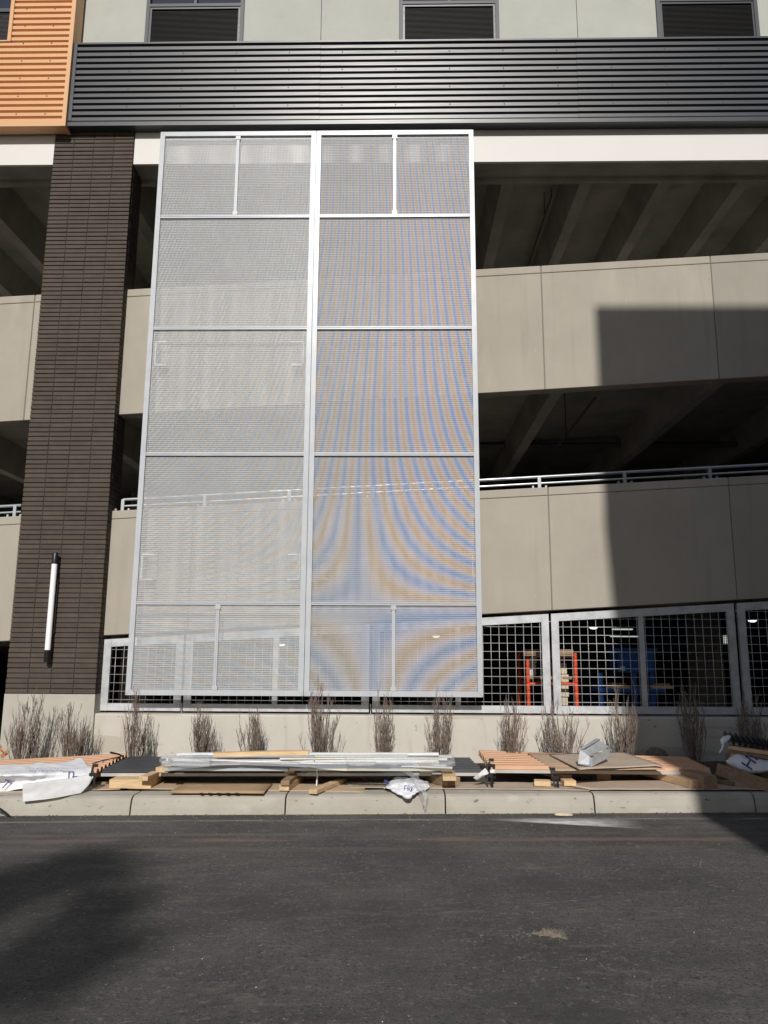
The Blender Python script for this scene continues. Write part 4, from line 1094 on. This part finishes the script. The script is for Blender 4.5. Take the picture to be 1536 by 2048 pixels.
# twist of rope hanging
a = gx(634, 1541, .15); 
rp = MB().tube([a + Vector((-.02, .02, .05)), a + Vector((0, -.03, .03)), a + Vector((.008, -.045, -.05)), a + Vector((.003, -.045, -.14)), a + Vector((.012, -.05, -.20))], [.012, .011, .008, .008, .012], 7)
rp.tube([a + Vector((-.04, -.01, .045)), a + Vector((0, -.035, .05)), a + Vector((.035, -.01, .045))], .012, 6)
tag(rp.build('rope_tie', M['white_p'], smooth=True), 'white rope tie hanging down in front of the dark sheets', 'rope')
for px_, lb in ((675, 'crumpled clear film scrap on the dark sheets, right of the white rope'), (535, 'tiny clear film scrap on the dark sheets by the middle spacer')):
    c = gx(px_, 1541, .16); k = .13 if px_ > 600 else .05
    tag(patch('film_scrap', [[c + Vector((-k, 0, .0)), c + Vector((0, 0, .02)), c + Vector((k, 0, 0))], [c + Vector((-k, -.04, .04)), c + Vector((0, -.05, .06)), c + Vector((k, -.04, .04))], [c + Vector((-k, .03, .05)), c + Vector((0, .03, .07)), c + Vector((k, .03, .05))]], M['film'], None, 5, .02, 18, 9, .0008), lb, 'plastic film', 'clear plastic film')

# white bag with navy print in the middle
def blob(name, label, cat, c, rad, m, seed, amp=.16, fr=3.2, flat=None):
    bm = bmesh.new(); bmesh.ops.create_icosphere(bm, subdivisions=5, radius=1)
    for v in bm.verts:
        d = v.co.copy(); q = d * fr + Vector((seed * 3.1, seed, 0))
        h = .55 * noise.noise(q * .6) + .8 * (.5 - abs(noise.noise(q))) + .35 * (.5 - abs(noise.noise(q * 2.1)))
        s_ = 1 + amp * h
        v.co = Vector((d.x * rad[0] * s_, d.y * rad[1] * s_, max(-.25, d.z) * rad[2] * s_))
    me = bpy.data.meshes.new(name); bm.to_mesh(me); bm.free(); me.materials.append(m)
    me.polygons.foreach_set('use_smooth', [True] * len(me.polygons))
    o = bpy.data.objects.new(name, me); C.objects.link(o); o.location = c; tag(o, label, cat); return o
def on_face(c, rz=0.0, tilt=90):
    return Matrix.Translation(c) @ Matrix.Rotation(rz, 4, 'Z') @ Matrix.Rotation(R(tilt), 4, 'X')
def surf_text(s, size, m, parent, origin, tilt, rot=0, rz=0, name='printed_text'):
    mw = Matrix.Translation(origin) @ Matrix.Rotation(rz, 4, 'Z') @ Matrix.Rotation(R(tilt), 4, 'X') @ Matrix.Rotation(R(rot), 4, 'Z')
    return part_text(name, s, size, m, parent, mw)
K = lambda px_, py_, Y: at(px_, py_, Y)
# crumpled sack: a draped sheet from the cardboard over the kerb nose
net = [[K(772, 1566, 8.22), K(790, 1556, 8.24), K(812, 1553, 8.25), K(838, 1556, 8.24), K(856, 1562, 8.22)],
       [K(766, 1574, 8.00), K(786, 1566, 7.92), K(812, 1562, 7.90), K(840, 1565, 7.92), K(860, 1570, 8.0)],
       [K(772, 1576, 7.82), K(790, 1576, 7.72), K(814, 1575, 7.68), K(838, 1577, 7.70), K(856, 1577, 7.85)],
       [K(784, 1581, 7.74), K(796, 1587, 7.62), K(816, 1590, 7.57), K(832, 1586, 7.60), K(846, 1580, 7.72)],
       [K(796, 1586, 7.70), K(804, 1594, 7.61), K(818, 1596, 7.575), K(829, 1590, 7.61), K(838, 1584, 7.70)]]
bag = patch('crumpled_bag', net, M['wrap'], None, 14, .026, 9, 21, .003)
tag(bag, 'crumpled white plastic bag with navy print draped over the kerb', 'bag')
bk = bag
surf_text("ray'", .075, M['ink'], bk, K(807, 1577, 7.615), 62, -8)
nn = MB(); 
c = K(773, 1563, 8.0); nn.obox(c + Vector((0, -.02, 0)), (.05, .01, .03), 0, .5); nn.build('printed_mark', M['ink'], bk)
# twisted clear film hanging over it to the gutter
net = [[K(790, 1538, 8.15), K(806, 1538, 8.15), K(818, 1540, 8.15)], [K(812, 1547, 8.0), K(823, 1547, 7.96), K(834, 1549, 8.0)],
       [K(826, 1558, 7.84), K(832, 1560, 7.78), K(840, 1559, 7.84)], [K(832, 1575, 7.62), K(838, 1575, 7.56), K(846, 1576, 7.62)],
       [K(838, 1590, 7.60), K(848, 1591, 7.53), K(859, 1590, 7.60)], [K(843, 1606, 7.60), K(850, 1607, 7.54), K(856, 1606, 7.59)], [K(847, 1620, 7.59), K(850, 1622, 7.56), K(853, 1620, 7.59)]]
tag(patch('film_streamer', net, M['film'], None, 8, .013, 16, 31, .0008), 'twisted clear film hanging from the trims down to the gutter', 'plastic film', 'clear plastic film')

# left white house wrap over the copper stack
G = gx
net = [[G(-80, 1534, .172), G(0, 1530, .172), G(60, 1527, .172), G(120, 1523, .172), G(164, 1515, .20)],
       [G(-80, 1543, .180), G(0, 1540, .184), G(60, 1536, .180), G(120, 1532, .184), G(174, 1527, .184)],
       [G(-80, 1554, .172), G(0, 1551, .172), G(60, 1548, .172), G(125, 1543, .172), G(184, 1538, .172)],
       [K(-80, 1570, 7.93), K(0, 1562, 7.95), K(55, 1562, 7.97), K(120, 1556, 8.02), K(188, 1549, 8.10)],
       [K(-80, 1586, 7.92), K(0, 1584, 7.93), K(45, 1577, 7.93), K(110, 1568, 7.98), K(183, 1562, 8.09)]]
wr = patch('house_wrap', net, M['wrap'], None, 12, .020, 5.5, 12, .003)
tag(wr, 'white plastic building wrap with navy print over the left copper sheets', 'plastic wrap')
surf_text('n', .16, M['ink'], wr, K(134, 1558.5, 7.93), 70, 8)
surf_text('7', .13, M['ink'], wr, K(1, 1576, 7.89), 75, -14)
surf_text('huscorp', .13, M['ink_faint'], wr, G(48, 1540, .198), 8, 5)
net = [[K(45, 1568, 7.90), K(90, 1562, 7.90), K(140, 1556, 7.92), K(185, 1547, 8.0)],
       [K(45, 1587, 7.72), K(90, 1579, 7.74), K(140, 1573, 7.80), K(180, 1566, 7.92)],
       [K(46, 1603, 7.60), K(85, 1599, 7.605), K(125, 1593, 7.64), K(162, 1586, 7.78)]]
fl2 = patch('plastic_flap', net, M['flap'], None, 8, .004, 4, 14, .0016)
tag(fl2, 'milky plastic flap hanging from the white wrap over the kerb', 'plastic flap')
for k, px_ in enumerate((68, 88, 108)):
    q = px_ - 45
    f_ = lambda e, yy, yb: K(px_ + e, yy - q * .085, yb + q * .0003)
    patch('tape', [[f_(0, 1569, 7.885), f_(9, 1568, 7.885)], [f_(0, 1581, 7.775), f_(9, 1580, 7.775)]], M['wrap'], fl2, 3, .001, 3, k, .001)

# black clamps and straps
def clamp(label, px_, y0p, y1p, Y, lean, grp='black clamps at the sheet stacks'):
    a, b = K(px_, y0p, Y), K(px_ + lean, y1p, Y - .02)
    t = thing('clamp', label, 'clamp', grp)
    MB().bar(a, b, .012, .03).build('bar', M['black'], t)
    m2 = a.lerp(b, .45); MB().obox(m2 + Vector((.02, -.005, 0)), (.07, .03, .03)).build('jaw', M['black'], t)
    MB().obox(a + Vector((.018, 0, .0)), (.05, .03, .025)).build('jaw', M['black'], t)
    MB().tube([m2 + Vector((.04, -.02, -.01)), m2 + Vector((.045, -.03, -.12))], .012, 8).build('handle', M['black'], t)
    return t
clamp('black clamp on the left corner of the right orange sheets', 974, 1530, 1576, 8.02, 1)
clamp('taller thin black clamp just behind the left orange corner', 979, 1520, 1545, 8.1, 0)
clamp('black clamp leaning on the orange sheets under the cardboard', 1101, 1538, 1576, 7.98, 10)
clamp('black clamp bar leaning at the end of the white wrap', 187, 1531, 1571, 8.0, -10)
tag(patch('film_scrap', [[K(946, 1556, 8.05), K(958, 1546, 8.0), K(970, 1535, 8.02)], [K(955, 1560, 8.03), K(966, 1550, 7.97), K(974, 1540, 7.99)], [K(968, 1553, 8.02), K(974, 1550, 7.98), K(978, 1546, 8.0)]], M['flap'], None, 6, .012, 12, 5, .001), 'cloudy plastic scrap tied left of the black clamp', 'plastic film', 'clear plastic film')
tag(patch('film_scrap', [[K(980, 1540, 8.0), K(988, 1538, 7.99), K(993, 1542, 8.0)], [K(980, 1546, 7.99), K(987, 1546, 7.97), K(992, 1547, 8.0)]], M['flap'], None, 6, .008, 12, 6, .001), 'cloudy plastic scrap tied right of the black clamp', 'plastic film', 'clear plastic film')
# black cord on left copper sheets
a = [gx(185, 1527, .17), gx(205, 1521, .175), gx(225, 1517, .175), gx(245, 1512, .18), gx(236, 1508, .21), gx(221, 1505, .24)]
tag(MB().tube(a, [.006, .007, .006, .008, .010, .012], 6).build('black_cord', M['black'], smooth=True), 'black cord and stick lying on the left copper sheets', 'cord')
# black bent strip in gutter at left edge
a = [K(-30, 1608, 7.55), K(0, 1618, 7.52), K(12, 1626, 7.5), K(20, 1632, 7.5)]
tag(MB().tube(a, [.012, .012, .010, .006], 6).build('rubber_strip', M['black'], smooth=True), 'bent black rubber strip against the kerb at the left edge', 'rubber strip')

# cardboard over right copper sheets
hh = .172
sheet('cardboard_sheet', 'flat brown cardboard on the orange sheets, lower layer', 'cardboard', [gx(1055, 1507, hh), gx(1160, 1509, hh), gx(1330, 1538, hh - .005), gx(1112, 1541.5, hh - .01)], M['card'], .006, 'cardboard sheets on the kerb', .003, 8, 8)
sheet('cardboard_sheet', 'dusty cardboard sheet carrying the silver gutter piece', 'cardboard', [gx(1098, 1509, hh + .014), gx(1243, 1504, hh + .03), gx(1326, 1531, hh + .014), gx(1160, 1539, hh + .02)], M['card_dusty'], .007, 'cardboard sheets on the kerb', .004, 9, 8)
# silver gutter piece: a bent, open channel lying on the cardboard
gb = gx(1182, 1535, hh + .03)
gp = thing('gutter_piece', 'short silver bent metal gutter piece on the dusty cardboard', 'metal piece')
A0, A1 = K(1158, 1527, gb.y + .02), K(1192, 1531, gb.y - .06)
T0, T1 = K(1156, 1499, gb.y + .06), K(1192, 1508, gb.y - .02)
dv = K(1222, 1499, gb.y + .42) - K(1192, 1508, gb.y - .02)
dv2 = K(1222, 1521, gb.y + .30) - A1
def quadbox(p, th=.004):
    n_ = (p[1] - p[0]).cross(p[3] - p[0]).normalized() * th
    return MB().hexa([*p, *[q + n_ for q in p]])
F = [A0, A1, T1, T0]
quadbox([K(1156, 1527, 8.060), K(1178, 1530, 8.020), K(1178, 1512, 8.040), K(1160, 1500, 8.100)]).build('end_face', M['galv'], gp)
quadbox([K(1160, 1500, 8.100), K(1178, 1512, 8.040), K(1218, 1494, 8.420), K(1197, 1480, 8.480)]).build('top_face', M['galv'], gp)
quadbox([K(1160, 1499, 8.095), K(1171, 1496, 8.100), K(1201, 1479, 8.470), K(1191, 1478, 8.480)], .006).build('rolled_lip', M['steel_trim'], gp)
quadbox([K(1183, 1533, 8.000), K(1219, 1513, 8.340), K(1221, 1496, 8.370), K(1184, 1515, 8.020)]).build('side_face', M['galv'], gp)
quadbox([K(1178, 1530, 8.025), K(1183, 1533, 8.002), K(1184, 1516, 8.022), K(1178, 1512, 8.045)]).build('corner_fold', M['steel_trim'], gp)
quadbox([K(1156, 1528, 8.060), K(1183, 1534, 8.000), K(1219, 1515, 8.340), K(1196, 1510, 8.440)]).build('base_face', M['galv'], gp)
# dark rock behind
rk = blob('rock', 'dark lump of rubble by the low wall in shadow', 'rock', K(1313, 1515, 9.6), (.12, .1, .10), M['dirt'], 5, .3, 2)

# right-hand lumber stack with dark ribbed sheets
ls = thing('lumber_stack', 'stack of pine lumber at the right edge in shadow', 'lumber')
YL = 8.35
for k, (pa, pb, m_) in enumerate((((1456, 1493), (1640, 1520), 'wood'), ((1459, 1500), (1640, 1531), 'wood_old'), ((1462, 1507), (1640, 1546), 'wood'))):
    a, b = K(*pa, YL + .02 * k + .05), K(*pb, YL - .30)
    MB().bar(a, b, .14, .036).build('board', M[m_], ls)
for x_ in (1560, 1620):
    p = K(x_, 1560, YL - .1); MB().box(p.x - .06, p.x + .06, YL - .3, YL + .7, BZ(p.x) - .02, p.z + .12).build('bearer', M['wood_old'], ls)
p = K(1478, 1545, YL + .35); MB().box(p.x - .03, p.x + .03, YL + .2, YL + .6, BZ(p.x) - .02, K(1478, 1512, YL + .35).z).build('bearer', M['wood_old'], ls)
t = thing('ribbed_sheet_stack', 'stack of charcoal ribbed sheets on the right lumber stack', 'metal sheets')
a, b = K(1458, 1488, YL), K(1640, 1521, YL - .28); dpt = Vector((.25, .75, 0))
for s_ in range(2):
    vs2, fs2 = [], []; n_ = 15
    pr = []
    for k in range(n_):
        for (u, z) in ((0, 0), (.2, .035), (.5, .035), (.7, 0)): pr.append(((k + u) / n_, z))
    for (u, z) in pr:
        q = a.lerp(b, u) + Vector((0, 0, z + .005 - .0 + s_ * .022)); vs2 += [q, q + dpt]
    for i in range(len(pr) - 1): fs2.append((2 * i, 2 * i + 2, 2 * i + 3, 2 * i + 1))
    m2 = MB(); m2.add(vs2, fs2); o = m2.build('sheet', M['dark_metal'], t)
    so = o.modifiers.new('gauge', 'SOLIDIFY'); so.thickness = .003
# torn white wrap at the corner
net = [[K(1440, 1480, 8.38), K(1449, 1471, 8.42), K(1462, 1470, 8.45)], [K(1441, 1483, 8.33), K(1449, 1480, 8.32), K(1460, 1478, 8.34)],
       [K(1443, 1494, 8.33), K(1447, 1493, 8.30), K(1452, 1486, 8.33)], [K(1437, 1505, 8.34), K(1440, 1506, 8.32), K(1446, 1498, 8.34)]]
tag(patch('torn_wrap', net, M['wrap'], None, 8, .012, 14, 41, .002), 'torn white wrap hanging from the corner of the right lumber stack', 'plastic wrap')
net = [[K(1458, 1512, 8.35), K(1478, 1508, 8.3), K(1506, 1514, 8.25), K(1545, 1522, 8.2)],
       [K(1452, 1522, 8.28), K(1476, 1519, 8.2), K(1506, 1524, 8.14), K(1545, 1530, 8.1)],
       [K(1462, 1533, 8.25), K(1480, 1535, 8.17), K(1504, 1540, 8.1), K(1545, 1540, 8.06)],
       [K(1468, 1538, 8.27), K(1484, 1541, 8.2), K(1501, 1547, 8.13), K(1545, 1543, 8.1)]]
bg2 = patch('crumpled_bag', net, M['wrap'], None, 12, .016, 8, 51, .003)
tag(bg2, 'white bag with navy print tucked under the right lumber stack', 'bag')
surf_text('Hi', .17, M['ink'], bg2, K(1503, 1543, 8.06), 70, 52)
a, b = K(1434, 1538, 8.05), K(1580, 1586, 7.62)
pk_ = MB().bar(a, b, .035, .11).build('leaning_plank', M['wood_old']); tag(pk_, 'wide pine plank slanting down over the kerb at the right edge', 'plank')
a, b = K(1402, 1566, 7.98), K(1445, 1573, 7.9)

lt = MB(); r_ = random.Random(61)
for k in range(500):
    x = r_.uniform(-5, 5); y = r_.uniform(YK + .3, 9.95); z = bedz(x, y) + .006
    a_ = r_.uniform(0, 6.28); L_ = r_.uniform(.015, .06); d_ = Vector((math.cos(a_), math.sin(a_), r_.uniform(-.1, .25))) * L_
    c_ = Vector((x, y, z)); n_ = Vector((-d_.y, d_.x, 0)) * .18
    lt.add([c_ - d_ - n_, c_ + d_ - n_, c_ + d_ + n_, c_ - d_ + n_, c_ + Vector((0, 0, .008))], [(0, 1, 4), (1, 2, 4), (2, 3, 4), (3, 0, 4), (0, 3, 2, 1)])
lt.build('wood_chips', M['wood_old'], kind='stuff')

# ================================================================== ROAD LITTER
p = atz(1125, 1623, gz(2) + .02)
ob = blob('rubble_chip', 'pale flat stone chip lying in the gutter', 'stone', Vector((p.x, YK - .10, gz(p.x) + .008)), (.075, .03, .018), M['pale_stone'], 3, .25, 2)
p = atz(1098, 1868, gz(.8))
dm = MB(); r_ = random.Random(4)
vs2, fs2 = [], []
N1, N2 = 46, 16
for j in range(N2 + 1):
    for i in range(N1 + 1):
        u, v = i / N1 * 2 - 1, j / N2 * 2 - 1
        edge = (.15 + .85 * ((u + 1) / 2) ** 1.2)
        rr_ = abs(v) / max(edge, .05) ; rr_ = max(rr_, abs(u))
        nz_ = noise.noise(Vector((u * 9, v * 5, 1))) * .6 + noise.noise(Vector((u * 24, v * 12, 5))) * .5
        h = max(0, (1 - min(1, rr_) ** 1.5)) * .030 * (.85 + nz_) - .003
        x = p.x + u * .095 + .012 * noise.noise(Vector((v * 3, u * 2, 9))); y = p.y + v * .085 + .02 * noise.noise(Vector((u * 3, v * 2, 4)))
        vs2.append((x, y, gz(x) + h))
for j in range(N2):
    for i in range(N1):
        a_ = j * (N1 + 1) + i; fs2.append((a_, a_ + 1, a_ + N1 + 2, a_ + N1 + 1))
dm.add(vs2, fs2); dm.build('dirt_clod', M['dirt'], kind='stuff', smooth=True)
# scratches and pale grit on the asphalt
cm = MB()
for k in range(90):
    a_ = r_.uniform(0, 6.283); q_ = abs(r_.gauss(0, 1)); x = p.x + math.cos(a_) * .11 * q_ - .03 - (.35 * r_.random() if k % 3 == 0 else 0); y = p.y + math.sin(a_) * .075 * q_ * (.4 if k % 3 == 0 else 1) - .02
    s_ = r_.uniform(.0015, .0045); z = gz(x)
    cm.add([(x - s_, y - s_, z), (x + s_, y - s_ * .6, z), (x + s_ * .3, y + s_, z), (x, y, z + s_ * .9)], [(0, 1, 3), (1, 2, 3), (2, 0, 3)])
cm.build('dirt_crumbs', M['dirt'], kind='stuff')
sc_ = MB(); r_ = random.Random(17)
M['scuff'] = mat('pale_scuff', (.30, .285, .26), .9, var=.3, scale=40)
for (a, b) in (((1098, 1809), (1195, 1801)), ((1128, 1826), (1196, 1821)), ((1222, 1752), (1248, 1738)), ((1270, 1692), (1278, 1704)), ((1400, 1745), (1404, 1725)), ((1490, 1751), (1536, 1753)), ((1195, 1927), (1208, 1940)), ((1060, 1810), (1120, 1808)), ((580, 1690), (640, 1684)), ((235, 2038), (272, 2032))):
    q0, q1 = atz(*a, gz(.5)), atz(*b, gz(.5)); d = (q1 - q0).normalized(); nrm = Vector((-d.y, d.x, 0)) * .0022
    q0.z, q1.z = gz(q0.x) + .003, gz(q1.x) + .003
    m_ = q0.lerp(q1, .5) + nrm * 1.5; sc_.add([q0, m_ - nrm, q1, m_ + nrm], [(0, 1, 2, 3)])
sc_.build('scuff_marks', M['scuff'], kind='stuff')
grit = MB()
for k in range(260):
    x = r_.uniform(-4, 4); y = YK - .02 - abs(r_.gauss(0, .35)) if k % 3 else r_.uniform(3.5, 7.4)
    s_ = r_.uniform(.0015, .0042); z = gz(x)
    grit.add([(x - s_, y - s_, z), (x + s_, y - s_ * .6, z), (x + s_ * .3, y + s_, z), (x, y, z + s_ * .9)], [(0, 1, 3), (1, 2, 3), (2, 0, 3)])
grit.build('gravel_grit', M['pale_stone'], kind='stuff')
gd = MB()
for k in range(500):
    x = r_.uniform(-4.5, 4.5); y = YK - .012 - abs(r_.gauss(0, .02)); s_ = r_.uniform(.006, .016); z = gz(x)
    gd.add([(x - s_, y - s_ * .5, z), (x + s_, y - s_ * .6, z), (x + s_ * .3, y + s_ * .8, z), (x, y, z + s_ * .8)], [(0, 1, 3), (1, 2, 3), (2, 0, 3)])
gd.build('gutter_soil', M['soil'], kind='stuff')

# ================================================================== WHAT CASTS THE SHADOWS (stands behind the camera)
def cast(p, Y): return Vector((p.x - SUN_AZ * (p.y - Y), Y, p.z + SUN_T * (p.y - Y)))
c1 = cast(at(1189, 612, YS), -6.0); c2 = cast(at(1236, 1150, YS), -15.0); c3 = cast(at(1231, 1120, YS), -6.3)
nb = thing('neighbour_building', 'brick neighbour building across the street that throws the big shadow', 'building')
MB().box(c1.x, c1.x + 26, -14.9, -6.0, c1.z - 3.2, c1.z).build('upper_storeys', M['neighbour'], nb)
MB().box(c2.x, c1.x + 26, -30, -15.0, -.5, c1.z + 3).build('rear_wing', M['neighbour'], nb)
MB().box(c3.x, c1.x + 26, -14.9, -6.3, -.5, c1.z - 3.21).build('ground_storeys', M['neighbour'], nb)
# street tree throwing the soft shade at lower left
tr = thing('street_tree', 'evergreen street tree across the road shading the lower left asphalt', 'tree', None, (-3.2, -26.0, 0))
MB().tube([(0, 0, -.5), (.05, 0, 6), (0, .05, 14), (.03, 0, 19.6)], [.30, .24, .14, .03], 8).build('trunk', M['bark'], tr)
cr_ = MB(); r_ = random.Random(23)
M['needles'] = mat('evergreen_needles', (.045, .075, .035), .9, var=.3)
for k in range(2600):
    z = r_.uniform(10, 20); rad = min(1.9, (20.6 - z) * .55) * math.sqrt(r_.random()); a = r_.uniform(0, 6.283)
    c = Vector((rad * math.cos(a), rad * math.sin(a), z + r_.uniform(-.1, .1)))
    if noise.noise(c * 1.05) < .27: continue
    u = Vector((r_.uniform(-1, 1), r_.uniform(-1, 1), r_.uniform(-.6, .6))).normalized() * .24; v = u.cross(Vector((r_.uniform(-1, 1), r_.uniform(-1, 1), 1))).normalized() * .13
    cr_.add([c - u, c + v, c + u, c - v], [(0, 1, 2, 3)])
o = cr_.build('crown', M['needles'], tr); o['kind'] = 'stuff'
